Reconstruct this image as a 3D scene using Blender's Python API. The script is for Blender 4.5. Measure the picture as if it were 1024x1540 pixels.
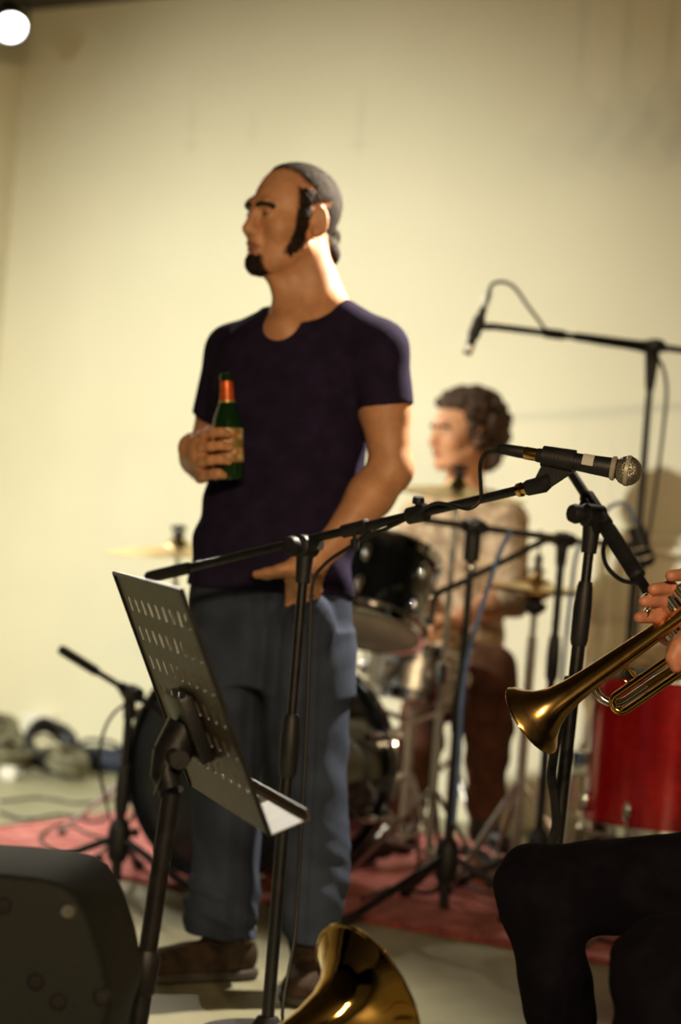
import bpy, bmesh, math, random
import numpy as np
from mathutils import Vector, Matrix, Quaternion

random.seed(7); np.random.seed(7)
for o in list(bpy.data.objects): bpy.data.objects.remove(o)
scene = bpy.context.scene
COL = scene.collection

# ------------------------------------------------------------------ camera
FPX, CX, CY, ROLL, HCAM = 3600.0, 512.0, 770.0, 0.08, 1.02
ca, sa = math.cos(ROLL), math.sin(ROLL)
cam_d = bpy.data.cameras.new('camera'); cam = bpy.data.objects.new('camera', cam_d); COL.objects.link(cam)
cam_d.sensor_fit = 'VERTICAL'; cam_d.sensor_height = 24.0; cam_d.sensor_width = 24.0
cam_d.lens = FPX/1540*24.0
cam.matrix_world = Matrix(((ca, -sa, 0, 0), (0, 0, -1, 0), (sa, ca, 0, HCAM), (0, 0, 0, 1)))
cam_d.clip_start = .05; cam_d.clip_end = 100
cam_d.dof.use_dof = True; cam_d.dof.focus_distance = 3.95; cam_d.dof.aperture_fstop = 1.75
scene.camera = cam
scene.view_settings.view_transform = 'Standard'; scene.view_settings.look = 'None'
scene.view_settings.gamma = 1; scene.view_settings.use_curve_mapping = False
scene.view_settings.exposure = 0.0

def P(px, py, d):
    """a point of the room seen at photo pixel (px,py) at depth d metres"""
    cx = (px-CX)/FPX*d; cy = (CY-py)/FPX*d
    return Vector((cx*ca-cy*sa, d, HCAM+cx*sa+cy*ca))
def FL(px, py, z=0.0):
    """the point at height z on the ray through (px,py)"""
    r = P(px, py, 1.0); k = (z-HCAM)/(r.z-HCAM)
    return Vector((r.x*k, k, z))
def V(*a): return Vector(a)

# the line of the back wall, read from its foot
WA, WB = FL(150, 1137), FL(862, 1264)
wd = (WB-WA).normalized(); wn = V(wd.y, -wd.x, 0)          # along the back wall; out of it, into the room
if wn.y > 0: wn = -wn
def on_wall(px, py, off=0.0):
    eye = V(0, 0, HCAM); r = P(px, py, 1.0)-eye; t = (WA+wn*off-eye).dot(wn)/r.dot(wn)
    return eye+r*t

# ------------------------------------------------------------------ world + lights
w = bpy.data.worlds.new('World'); scene.world = w; w.use_nodes = True
bg = w.node_tree.nodes['Background']; bg.inputs[0].default_value = (0, 0, 0, 1); bg.inputs[1].default_value = 0

def aim(o, target):
    o.rotation_euler = (Vector(target)-o.location).to_track_quat('-Z', 'Y').to_euler()
def spot(name, loc, target, power, color, size, blend, radius):
    l = bpy.data.lights.new(name, 'SPOT'); l.energy = power; l.color = color
    l.spot_size = math.radians(size); l.spot_blend = blend; l.shadow_soft_size = radius
    o = bpy.data.objects.new(name, l); COL.objects.link(o); o.location = loc; aim(o, target); return o

def beam(name, loc, target, power, color, size, blend, radius):
    """the light of one lamp, leaving its lens"""
    loc = Vector(loc); return spot(name, loc+(Vector(target)-loc).normalized()*.06, target, power, color, size, blend, radius)
LEFT_LOC, LEFT_AIM = on_wall(16, 40, .45), P(250, 1250, 5.6)          # the lamp seen in the upper left
beam('corner_spotlight_beam', LEFT_LOC, LEFT_AIM, 160, (1.0, .93, .78), 75, 1.0, .05)
RIM_LOC, RIM_AIM = P(1100, -40, 5.6), P(500, 600, 5.1)               # the lamp whose glow enters at the upper right
beam('spotlight_right_offscreen', RIM_LOC, RIM_AIM, 520, (1.0, .88, .70), 62, .9, .05)
KEY_LOC, KEY_AIM = V(-3.0, 5.2, 2.5), P(330, 960, 8.6)               # stage spot to the left that washes the wall
beam('spotlight_left_offscreen', KEY_LOC, KEY_AIM, 1020, (1.0, .98, .83), 69, 1.0, .06)
TRACK = [V(-.4+.45*i, -2.2+.1*(i % 2), 2.6) for i in range(5)]       # lamps on the audience side, seen as points in the brass
for i, t in enumerate(TRACK):
    beam('spotlight_audience_%d_offscreen' % (i+1), t, P(330+110*i, 640, 5.6), 190, (1.0, .72, .40), 60, .9, .035)

# ------------------------------------------------------------------ materials
MATS = {}
def mat(name, col, rough=.5, metal=0.0, var=.0, vscale=20, bump=0.0, bscale=60, spec=.5, coat=0.0, trans=0.0, emit=None, sheen=0.0, sss=0.0, col2=None, ior=1.5):
    if name in MATS: return MATS[name]
    m = bpy.data.materials.new(name); m.use_nodes = True; nt = m.node_tree; n = nt.nodes; L = nt.links
    b = n['Principled BSDF']
    b.inputs['Base Color'].default_value = (*col, 1); b.inputs['Roughness'].default_value = rough
    b.inputs['Metallic'].default_value = metal; b.inputs['Specular IOR Level'].default_value = spec
    b.inputs['Coat Weight'].default_value = coat; b.inputs['Transmission Weight'].default_value = trans; b.inputs['IOR'].default_value = ior
    if sheen: b.inputs['Sheen Weight'].default_value = sheen
    if sss:
        b.inputs['Subsurface Weight'].default_value = sss; b.inputs['Subsurface Radius'].default_value = (.6, .25, .12); b.inputs['Subsurface Scale'].default_value = .008
    if emit:
        b.inputs['Emission Color'].default_value = (*emit[0], 1); b.inputs['Emission Strength'].default_value = emit[1]
    tc = n.new('ShaderNodeTexCoord')
    if var or col2:
        nz = n.new('ShaderNodeTexNoise'); nz.inputs['Scale'].default_value = vscale; nz.inputs['Detail'].default_value = 4
        L.new(tc.outputs['Object'], nz.inputs['Vector'])
        cr = n.new('ShaderNodeValToRGB')
        lo = col2 if col2 else tuple(c*(1-var) for c in col); hi = tuple(min(1, c*(1+var)) for c in col)
        cr.color_ramp.elements[0].position = .38; cr.color_ramp.elements[1].position = .64
        cr.color_ramp.elements[0].color = (*lo, 1); cr.color_ramp.elements[1].color = (*hi, 1)
        L.new(nz.outputs['Fac'], cr.inputs['Fac']); L.new(cr.outputs['Color'], b.inputs['Base Color'])
    if bump:
        nb = n.new('ShaderNodeTexNoise'); nb.inputs['Scale'].default_value = bscale; nb.inputs['Detail'].default_value = 5
        L.new(tc.outputs['Object'], nb.inputs['Vector'])
        bp = n.new('ShaderNodeBump'); bp.inputs['Strength'].default_value = bump; bp.inputs['Distance'].default_value = .01
        L.new(nb.outputs['Fac'], bp.inputs['Height']); L.new(bp.outputs['Normal'], b.inputs['Normal'])
    MATS[name] = m; return m

M_black = mat('black_metal', (.012, .012, .014), .38, .0, .3, 40, .05, 200)
M_blackp = mat('black_plastic', (.014, .014, .016), .5, 0, .3, 30, .1, 300)
M_rubber = mat('black_rubber', (.012, .012, .012), .7, 0, .3, 30)
M_cable = mat('cable_rubber', (.014, .014, .016), .45, 0, .3, 15)
M_bluecable = mat('blue_cable', (.16, .26, .55), .45, 0, .2, 15)
M_chrome = mat('chrome', (.8, .8, .8), .12, 1.0, .05, 12)
M_steel = mat('brushed_steel', (.5, .49, .46), .3, 1.0, .12, 60)
M_brass = mat('lacquered_brass', (.85, .53, .14), .075, 1.0, .08, 9, .02, 30, coat=.3)
M_brassold = mat('worn_brass', (.70, .43, .15), .22, 1.0, .2, 25, .03, 60, coat=.2)
M_silver = mat('silver_plate', (.75, .72, .68), .15, 1.0, .06, 20)
M_silverband = mat('silver_band', (.62, .58, .5), .4, .4, .05, 40)
M_foam = mat('black_foam', (.012, .012, .012), .9, 0, .3, 80)
M_cymbal = mat('cymbal_bronze', (.72, .52, .22), .28, 1.0, .15, 30, .05, 120)
M_skin = mat('skin', (.64, .31, .16), .5, 0, .1, 30, .08, 250, sss=.12)
M_skin2 = mat('skin_ruddy', (.62, .26, .16), .48, 0, .12, 40, .08, 300, sss=.12)
M_lip = mat('lip', (.45, .17, .12), .45, 0, .1, 60)
M_eye = mat('eye_white', (.3, .25, .2), .25, 0, .05, 60)
M_iris = mat('eye_iris', (.03, .02, .015), .2, 0, .2, 60)
M_hair = mat('dark_brown_hair', (.03, .018, .011), .75, 0, .35, 160, .6, 260)
M_hairplain = mat('plain_cropped_hair', (.05, .036, .024), .9, 0, 0, 120, .6, 300, col2=(.02, .013, .008), spec=.15)
M_curl = mat('curly_brown_hair', (.07, .036, .018), .75, 0, .4, 70, .8, 160)
M_tee = mat('navy_cotton', (.021, .015, .040), .95, 0, .18, 25, .25, 240, spec=.08)
M_jean = mat('blue_denim', (.058, .074, .118), .92, 0, 0, 9, .35, 330, spec=.15, col2=(.036, .047, .075))
M_shirt2 = mat('patterned_beige_cotton', (.66, .49, .32), .9, 0, 0, 26, .2, 200, spec=.2, col2=(.34, .23, .145))
M_pants2 = mat('brown_trousers', (.1, .042, .024), .9, 0, .25, 14, .2, 200, spec=.2)
M_blacktr = mat('black_trousers', (.006, .005, .009), .95, 0, .3, 20, .2, 220, spec=.08)
M_shoe = mat('brown_suede', (.055, .035, .022), .85, 0, .3, 30, .3, 220, spec=.2)
M_shoelight = mat('khaki_canvas', (.24, .19, .11), .85, 0, .2, 30, .3, 260)
M_sole = mat('shoe_sole', (.05, .042, .032), .7, 0, .2, 30)
M_shoeblack = mat('black_leather', (.012, .011, .011), .45, 0, .2, 30)
M_drumblack = mat('black_lacquer', (.008, .010, .010), .1, 0, .2, 6, coat=1.0)
M_headblack = mat('black_drum_head', (.008, .008, .009), .35, 0, .2, 12)
M_headwhite = mat('coated_drum_head', (.72, .68, .58), .6, 0, .08, 14)
M_speaker = mat('textured_cabinet', (.011, .013, .011), .7, 0, .2, 180, .2, 380, spec=.3)
M_glass = mat('green_glass', (.012, .05, .012), .06, 0, .2, 8, trans=.35, coat=.6)
M_foil = mat('orange_foil', (.75, .13, .02), .35, .25, .2, 60)
M_gold = mat('gold_foil', (.75, .55, .2), .3, .6, .15, 60)
M_tape = mat('white_tape', (.72, .72, .68), .7, 0, .06, 40)
M_band = mat('red_band', (.65, .04, .03), .5, 0, .1, 40)
M_lamp = mat('lamp_glass_glow', (1, 1, 1), .3, emit=((1.0, .97, .92), 9.0))
M_lens = mat('clear_lens_glass', (.75, .75, .72), .15, 0, .03, 20)
M_bag = mat('dark_blue_nylon', (.018, .024, .05), .7, 0, .3, 20, .4, 60)
M_whitebox = mat('white_plastic', (.8, .78, .7), .45, 0, .05, 20)
M_cablepale = mat('olive_cable', (.16, .15, .09), .5, 0, .2, 18)
M_wedge = mat('stick_hickory', (.6, .4, .2), .5, 0, .15, 40)

def mesh_grille(name):
    m = bpy.data.materials.new(name); m.use_nodes = True; n = m.node_tree.nodes; L = m.node_tree.links; b = n['Principled BSDF']
    b.inputs['Metallic'].default_value = .9; b.inputs['Roughness'].default_value = .35
    tc = n.new('ShaderNodeTexCoord'); ck = n.new('ShaderNodeTexVoronoi'); ck.inputs['Scale'].default_value = 480
    L.new(tc.outputs['Object'], ck.inputs['Vector'])
    cr = n.new('ShaderNodeValToRGB'); cr.color_ramp.elements[0].color = (.05, .045, .035, 1); cr.color_ramp.elements[1].color = (.62, .56, .45, 1)
    cr.color_ramp.elements[0].position = .1; cr.color_ramp.elements[1].position = .55
    L.new(ck.outputs['Distance'], cr.inputs['Fac']); L.new(cr.outputs['Color'], b.inputs['Base Color'])
    bp = n.new('ShaderNodeBump'); bp.inputs['Strength'].default_value = .6; bp.inputs['Distance'].default_value = .002
    L.new(ck.outputs['Distance'], bp.inputs['Height']); L.new(bp.outputs['Normal'], b.inputs['Normal'])
    return m
M_grille = mesh_grille('wire_mesh_grille')

def red_sparkle():
    m = bpy.data.materials.new('red_pearl_wrap'); m.use_nodes = True; n = m.node_tree.nodes; L = m.node_tree.links; b = n['Principled BSDF']
    tc = n.new('ShaderNodeTexCoord'); mp = n.new('ShaderNodeMapping'); mp.inputs['Scale'].default_value = (1, 1, 1)
    nz = n.new('ShaderNodeTexNoise'); nz.inputs['Scale'].default_value = 60; nz.inputs['Detail'].default_value = 6
    L.new(tc.outputs['Object'], mp.inputs['Vector']); L.new(mp.outputs['Vector'], nz.inputs['Vector'])
    cr = n.new('ShaderNodeValToRGB'); cr.color_ramp.elements[0].color = (.5, .005, .01, 1); cr.color_ramp.elements[1].color = (.72, .01, .016, 1)
    cr.color_ramp.elements[0].position = .35; cr.color_ramp.elements[1].position = .68
    L.new(nz.outputs['Fac'], cr.inputs['Fac']); L.new(cr.outputs['Color'], b.inputs['Base Color'])
    b.inputs['Roughness'].default_value = .25; b.inputs['Metallic'].default_value = .35; b.inputs['Coat Weight'].default_value = .8
    return m
M_red = red_sparkle()
def hair_material(name, ca_, cb_, skin=(.6, .28, .15)):
    m = bpy.data.materials.new(name); m.use_nodes = True; n = m.node_tree.nodes; L = m.node_tree.links; b = n['Principled BSDF']
    tc = n.new('ShaderNodeTexCoord'); nz = n.new('ShaderNodeTexNoise'); nz.inputs['Scale'].default_value = 90; nz.inputs['Detail'].default_value = 5; L.new(tc.outputs['Object'], nz.inputs['Vector'])
    cr = n.new('ShaderNodeValToRGB'); cr.color_ramp.elements[0].color = (*ca_, 1); cr.color_ramp.elements[1].color = (*cb_, 1); cr.color_ramp.elements[0].position = .38; cr.color_ramp.elements[1].position = .66
    L.new(nz.outputs['Fac'], cr.inputs['Fac'])
    at = n.new('ShaderNodeAttribute'); at.attribute_name = 'hair_cover'
    n2 = n.new('ShaderNodeTexNoise'); n2.inputs['Scale'].default_value = 260; L.new(tc.outputs['Object'], n2.inputs['Vector'])
    ma = n.new('ShaderNodeMath'); ma.operation = 'MULTIPLY_ADD'; ma.inputs[1].default_value = 1.5; L.new(at.outputs['Fac'], ma.inputs[0])
    sb = n.new('ShaderNodeMath'); sb.operation = 'SUBTRACT'; sb.inputs[1].default_value = .62; L.new(n2.outputs['Fac'], sb.inputs[0]); L.new(sb.outputs[0], ma.inputs[2]); ma.use_clamp = True
    mx = n.new('ShaderNodeMixRGB'); mx.inputs['Color1'].default_value = (*skin, 1); L.new(ma.outputs[0], mx.inputs['Fac']); L.new(cr.outputs['Color'], mx.inputs['Color2']); L.new(mx.outputs['Color'], b.inputs['Base Color'])
    b.inputs['Roughness'].default_value = .85; b.inputs['Specular IOR Level'].default_value = .2
    bp = n.new('ShaderNodeBump'); bp.inputs['Strength'].default_value = .5; bp.inputs['Distance'].default_value = .004; L.new(n2.outputs['Fac'], bp.inputs['Height']); L.new(bp.outputs['Normal'], b.inputs['Normal'])
    return m
M_crop = hair_material('cropped_greying_hair', (.014, .009, .006), (.05, .037, .025)); M_dark = hair_material('dark_beard_hair', (.012, .007, .005), (.03, .02, .013))

# ------------------------------------------------------------------ object helpers
def root_of(o):
    while o.parent: o = o.parent
    return o
def tag(o, label=None, cat=None, group=None, kind=None):
    if label: o['label'] = label
    if cat: o['category'] = cat
    if group: o['group'] = group
    if kind: o['kind'] = kind
    return o
def thing(name, label, cat, loc, group=None):
    o = bpy.data.objects.new(name, None); COL.objects.link(o); o.location = loc; o.empty_display_size = .1
    return tag(o, label, cat, group)
def finish(name, me, material, parent=None, base=None, smooth=True, angle=40):
    for m in (material if isinstance(material, (list, tuple)) else [material]): me.materials.append(m)
    if smooth:
        me.shade_smooth()
        if angle: me.set_sharp_from_angle(angle=math.radians(angle))
    o = bpy.data.objects.new(name, me); COL.objects.link(o)
    if parent is not None:
        o.parent = parent
        off = root_of(parent).location
        me.transform(Matrix.Translation(-off))
    else:
        co = np.empty(len(me.vertices)*3, np.float32); me.vertices.foreach_get('co', co); co = co.reshape(-1, 3)
        if base is None:
            lo, hi = co.min(0), co.max(0); base = V((lo[0]+hi[0])/2, (lo[1]+hi[1])/2, lo[2])
        me.transform(Matrix.Translation(-Vector([float(c) for c in base]))); o.location = base
    return o

def frame(z, x=None):
    z = Vector(z).normalized()
    if x is None: x = V(1, 0, 0) if abs(z.x) < .9 else V(0, 1, 0)
    x = Vector(x); x = (x-z*x.dot(z)).normalized(); y = z.cross(x)
    return x, y, z
def catmull(pts, n=8):
    pts = [Vector(p) for p in pts]; q = [pts[0]*2-pts[1]]+pts+[pts[-1]*2-pts[-2]]; out = []
    for i in range(1, len(q)-2):
        a, b, c, d = q[i-1:i+3]
        for k in range(n):
            t = k/n; out.append(.5*((2*b)+(c-a)*t+(2*a-5*b+4*c-d)*t*t+(3*b-a-3*c+d)*t**3))
    out.append(pts[-1]); return out

class MB:
    def __init__(s): s.v = []; s.f = []; s.mi = []
    def add(s, vs, fs, mi=0):
        k = len(s.v); s.v += [tuple(v) for v in vs]; s.f += [tuple(i+k for i in f) for f in fs]; s.mi += [mi]*len(fs); return s
    def tube(s, pts, r, seg=12, closed=False, cap=True, mi=0):
        pts = [Vector(p) for p in pts]; n = len(pts)
        rs = r if isinstance(r, (list, tuple)) else [r]*n
        tang = []
        for i in range(n):
            a = pts[(i-1) % n] if (closed or i > 0) else pts[0]; b = pts[(i+1) % n] if (closed or i < n-1) else pts[-1]
            d = b-a; tang.append(d.normalized() if d.length > 1e-9 else (tang[-1] if tang else V(0, 0, 1)))
        x, y, z = frame(tang[0]); vs = []
        for i in range(n):
            t = tang[i]; x = (x-t*x.dot(t)).normalized(); y = t.cross(x)
            for k in range(seg):
                a = 2*math.pi*k/seg; vs.append(pts[i]+(x*math.cos(a)+y*math.sin(a))*rs[i])
        fs = []
        for i in range(n if closed else n-1):
            j = (i+1) % n
            for k in range(seg): fs.append((i*seg+k, i*seg+(k+1) % seg, j*seg+(k+1) % seg, j*seg+k))
        if cap and not closed: fs += [tuple(range(seg))[::-1], tuple(range((n-1)*seg, n*seg))]
        return s.add(vs, fs, mi)
    def cyl(s, a, b, r0, r1=None, seg=16, mi=0): return s.tube([a, b], [r0, r0 if r1 is None else r1], seg, mi=mi)
    def lathe(s, prof, o=(0, 0, 0), axis=(0, 0, 1), seg=32, closed=False, mi=0):
        """prof: (radius, height) pairs turned about axis"""
        x, y, z = frame(axis); o = Vector(o); vs = []; fs = []; n = len(prof)
        for r, h in prof:
            r = max(r, 1e-5)
            for k in range(seg):
                a = 2*math.pi*k/seg; vs.append(o+z*h+(x*math.cos(a)+y*math.sin(a))*r)
        for i in range(n if closed else n-1):
            j = (i+1) % n
            for k in range(seg): fs.append((i*seg+k, i*seg+(k+1) % seg, j*seg+(k+1) % seg, j*seg+k))
        if not closed:
            fs += [tuple(range(seg))[::-1], tuple(range((n-1)*seg, n*seg))]
        return s.add(vs, fs, mi)
    def box(s, c, dx, dy, dz, ax=None, bev=0.0, mi=0):
        x, y, z = ax if ax else (V(1, 0, 0), V(0, 1, 0), V(0, 0, 1)); c = Vector(c)
        bm = bmesh.new(); bmesh.ops.create_cube(bm, size=1)
        for v in bm.verts: v.co = Vector((v.co.x*dx, v.co.y*dy, v.co.z*dz))
        if bev: bmesh.ops.bevel(bm, geom=bm.edges[:], offset=bev, segments=2, affect='EDGES', profile=.6)
        bm.verts.index_update()
        s.add([c+x*v.co.x+y*v.co.y+z*v.co.z for v in bm.verts], [[v.index for v in f.verts] for f in bm.faces], mi); bm.free(); return s
    def ball(s, c, r, seg=16, rings=10, ax=None, mi=0):
        rx, ry, rz = r if isinstance(r, (tuple, list)) else (r, r, r)
        x, y, z = ax if ax else (V(1, 0, 0), V(0, 1, 0), V(0, 0, 1)); c = Vector(c); vs = []; fs = []
        for i in range(rings+1):
            t = math.pi*i/rings; st = max(math.sin(t), 1e-4)
            for k in range(seg):
                a = 2*math.pi*k/seg; vs.append(c+x*(rx*st*math.cos(a))+y*(ry*st*math.sin(a))-z*(rz*math.cos(t)))
        for i in range(rings):
            for k in range(seg): fs.append((i*seg+k, i*seg+(k+1) % seg, (i+1)*seg+(k+1) % seg, (i+1)*seg+k))
        return s.add(vs, fs, mi)
    def prism(s, poly, d, mi=0):
        """poly: list of points, extruded by vector d"""
        n = len(poly); d = Vector(d); poly = [Vector(p) for p in poly]
        vs = poly+[p+d for p in poly]
        fs = [tuple(range(n))[::-1], tuple(range(n, 2*n))]+[(i, (i+1) % n, (i+1) % n+n, i+n) for i in range(n)]
        return s.add(vs, fs, mi)
    def mesh(s, name):
        me = bpy.data.meshes.new(name); me.from_pydata([tuple(v) for v in s.v], [], s.f); me.update()
        bm = bmesh.new(); bm.from_mesh(me); bmesh.ops.recalc_face_normals(bm, faces=bm.faces[:]); bm.to_mesh(me); bm.free()
        if any(s.mi): me.polygons.foreach_set('material_index', s.mi)
        return me
    def build(s, name, material, parent=None, base=None, smooth=True, angle=40):
        return finish(name, s.mesh(name), material, parent, base, smooth, angle)

# ------------------------------------------------------------------ smooth blended solids for bodies and cloth
class Field:
    def __init__(s, lo, hi, h):
        s.h = h; s.lo = np.array(lo, np.float32); s.n = [int(math.ceil((hi[i]-lo[i])/h))+1 for i in range(3)]
        s.ax = [s.lo[i]+h*np.arange(s.n[i], dtype=np.float32) for i in range(3)]
        s.f = np.full(s.n, .15, np.float32)
    def block(s, lo, hi):
        sl = []
        for i in range(3):
            a = int(max(0, math.floor((lo[i]-s.lo[i])/s.h))); b = int(min(s.n[i], math.ceil((hi[i]-s.lo[i])/s.h)+1))
            if b <= a: return None
            sl.append(slice(a, b))
        return tuple(sl), s.ax[0][sl[0]][:, None, None], s.ax[1][sl[1]][None, :, None], s.ax[2][sl[2]][None, None, :]
    def merge(s, sl, d, k, sub=False):
        a = s.f[sl]
        if sub: d = -d; h = np.maximum(k-np.abs(a-d), 0)/k; s.f[sl] = np.maximum(a, d)+h*h*k*.25
        else: h = np.maximum(k-np.abs(a-d), 0)/k; s.f[sl] = np.minimum(a, d)-h*h*k*.25
    def cone(s, a, b, r1, r2, k=.015, sub=False):
        a = np.array(a, np.float32); b = np.array(b, np.float32); m = max(r1, r2)+k+3*s.h
        q = s.block(np.minimum(a, b)-m, np.maximum(a, b)+m)
        if q is None: return s
        sl, X, Y, Z = q; ba = b-a; L2 = float(ba@ba)+1e-12
        t = np.clip(((X-a[0])*ba[0]+(Y-a[1])*ba[1]+(Z-a[2])*ba[2])/L2, 0, 1)
        d = np.sqrt((X-a[0]-t*ba[0])**2+(Y-a[1]-t*ba[1])**2+(Z-a[2]-t*ba[2])**2)-(r1+(r2-r1)*t)
        s.merge(sl, d, k, sub); return s
    def chain(s, pts, rs, k=.015):
        for i in range(len(pts)-1): s.cone(pts[i], pts[i+1], rs[i], rs[i+1], k)
        return s
    def ell(s, c, r, ax=None, k=.015, sub=False):
        c = Vector(c); x, y, z = ax if ax else (V(1, 0, 0), V(0, 1, 0), V(0, 0, 1))
        m = max(r)+k+3*s.h; q = s.block([c[i]-m for i in range(3)], [c[i]+m for i in range(3)])
        if q is None: return s
        sl, X, Y, Z = q; X = X-c.x; Y = Y-c.y; Z = Z-c.z
        u = (X*x.x+Y*x.y+Z*x.z)/r[0]; v = (X*y.x+Y*y.y+Z*y.z)/r[1]; w_ = (X*z.x+Y*z.y+Z*z.z)/r[2]
        k0 = np.sqrt(u*u+v*v+w_*w_); k1 = np.sqrt((u/r[0])**2+(v/r[1])**2+(w_/r[2])**2)+1e-6
        s.merge(sl, k0*(k0-1)/k1, k, sub); return s
    def loft(s, keys, L, k=.02, grow=0.0, p=2.2):
        """keys (z, cx, cy, a, b) from low to high; a along L (horizontal), b across it"""
        K = np.array(keys, np.float64); zz = s.ax[2]
        def cr(c):
            m = np.gradient(K[:, c], K[:, 0]) if len(K) > 2 else np.full(len(K), (K[1, c]-K[0, c])/(K[1, 0]-K[0, 0]))
            i = np.clip(np.searchsorted(K[:, 0], zz)-1, 0, len(K)-2); z0 = K[i, 0]; z1 = K[i+1, 0]; hh = z1-z0
            t = np.clip((zz-z0)/hh, 0, 1)
            return ((2*t**3-3*t**2+1)*K[i, c]+(t**3-2*t**2+t)*hh*m[i]+(-2*t**3+3*t**2)*K[i+1, c]+(t**3-t**2)*hh*m[i+1]).astype(np.float32)
        mx = max(K[:, 3].max(), K[:, 4].max())+.05+grow
        q = s.block([K[:, 1].min()-mx, K[:, 2].min()-mx, K[0, 0]-.03], [K[:, 1].max()+mx, K[:, 2].max()+mx, K[-1, 0]+.03])
        sl, X, Y, Z = q; z = sl[2]
        cx, cy, a, b = (cr(c)[z][None, None, :] for c in (1, 2, 3, 4)); a = a+grow; b = b+grow
        Lx, Ly = L[0], L[1]; u = np.abs((X-cx)*Lx+(Y-cy)*Ly)/a; v = np.abs(-(X-cx)*Ly+(Y-cy)*Lx)/b
        d = ((u**p+v**p)**(1/p)-1)*np.minimum(a, b)
        d = np.maximum(d, np.maximum(K[0, 0]-grow-Z, Z-K[-1, 0]-grow)); s.merge(sl, d.astype(np.float32), k); return s
    def cut(s, pt, nrm, lo=None, hi=None):
        """remove what lies beyond the plane, inside a box"""
        q = s.block(lo if lo is not None else s.lo, hi if hi is not None else [s.ax[i][-1] for i in range(3)])
        if q is None: return s
        sl, X, Y, Z = q; d = (X-pt[0])*nrm[0]+(Y-pt[1])*nrm[1]+(Z-pt[2])*nrm[2]
        s.f[sl] = np.maximum(s.f[sl], d); return s
    def wave(s, amp, fn):
        X, Y, Z = s.ax[0][:, None, None], s.ax[1][None, :, None], s.ax[2][None, None, :]
        s.f += (amp*fn(X, Y, Z)).astype(np.float32); return s
    def mesh(s, name):
        f = s.f.copy(); f[0] = f[-1] = .1; f[:, 0] = f[:, -1] = .1; f[:, :, 0] = f[:, :, -1] = .1
        ins = f < 0; c = np.zeros([n-1 for n in f.shape], np.uint8)
        offs = [(i, j, k) for i in (0, 1) for j in (0, 1) for k in (0, 1)]
        for i, j, k in offs: c += ins[i:f.shape[0]-1+i, j:f.shape[1]-1+j, k:f.shape[2]-1+k]
        I, J, K = np.nonzero((c > 0) & (c < 8)); N = len(I)
        idx = np.full(c.shape, -1, np.int32); idx[I, J, K] = np.arange(N)
        val = {o: f[I+o[0], J+o[1], K+o[2]] for o in offs}
        pos = np.zeros((N, 3), np.float64); cnt = np.zeros(N)
        for o in offs:
            for a in range(3):
                if o[a] == 0:
                    e = list(o); e[a] = 1; e = tuple(e); v0, v1 = val[o], val[e]; m = (v0 < 0) != (v1 < 0)
                    t = np.where(m, v0/np.where(m, v0-v1, 1), 0); p = np.array(o, np.float64)[None, :].repeat(N, 0); p[:, a] = t
                    pos[m] += p[m]; cnt[m] += 1
        pos = (pos/cnt[:, None]+np.stack([I, J, K], 1))*s.h+s.lo
        quads = []
        for a in range(3):
            b, d = (a+1) % 3, (a+2) % 3; S0 = [slice(None)]*3; S1 = [slice(None)]*3; S0[a] = slice(0, -1); S1[a] = slice(1, None)
            E = np.stack(np.nonzero(ins[tuple(S0)] != ins[tuple(S1)]), 1); s0 = ins[E[:, 0], E[:, 1], E[:, 2]]
            def cell(db, dd):
                q = E.copy(); q[:, b] -= db; q[:, d] -= dd; return idx[q[:, 0], q[:, 1], q[:, 2]]
            Q = np.stack([cell(0, 0), cell(1, 0), cell(1, 1), cell(0, 1)], 1); Q[~s0] = Q[~s0][:, ::-1]; quads.append(Q)
        Q = np.concatenate(quads); me = bpy.data.meshes.new(name)
        me.vertices.add(N); me.vertices.foreach_set('co', pos.astype(np.float32).ravel())
        me.loops.add(len(Q)*4); me.loops.foreach_set('vertex_index', Q.astype(np.int32).ravel())
        me.polygons.add(len(Q)); me.polygons.foreach_set('loop_start', np.arange(0, len(Q)*4, 4, dtype=np.int32))
        me.update(calc_edges=True); me.validate()
        return me
    def build(s, name, material, parent=None, base=None): return finish(name, s.mesh(name), material, parent, base, True, None)

def poly_sdf(U, W, poly):
    """signed distance (negative inside) to a polygon in the U,W plane"""
    d = np.full(np.broadcast(U, W).shape, 1e9); sg = np.ones(d.shape); n = len(poly)
    for i in range(n):
        a = poly[i]; b = poly[i-1]; ex, ey = b[0]-a[0], b[1]-a[1]; wx, wy = U-a[0], W-a[1]
        t = np.clip((wx*ex+wy*ey)/(ex*ex+ey*ey), 0, 1); d = np.minimum(d, (wx-ex*t)**2+(wy-ey*t)**2)
        c1 = W >= a[1]; c2 = W < b[1]; c3 = ex*wy > ey*wx
        sg = np.where((c1 & c2 & c3) | (~c1 & ~c2 & ~c3), -sg, sg)
    return sg*np.sqrt(d)

# ================================================================== THE ROOM
WC = on_wall(33, 110); WC.z = 0
ZC = on_wall(40, 17).z
def wall_uv(px, py):
    p = on_wall(px, py); return (p-WC).dot(wd), p.z

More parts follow.
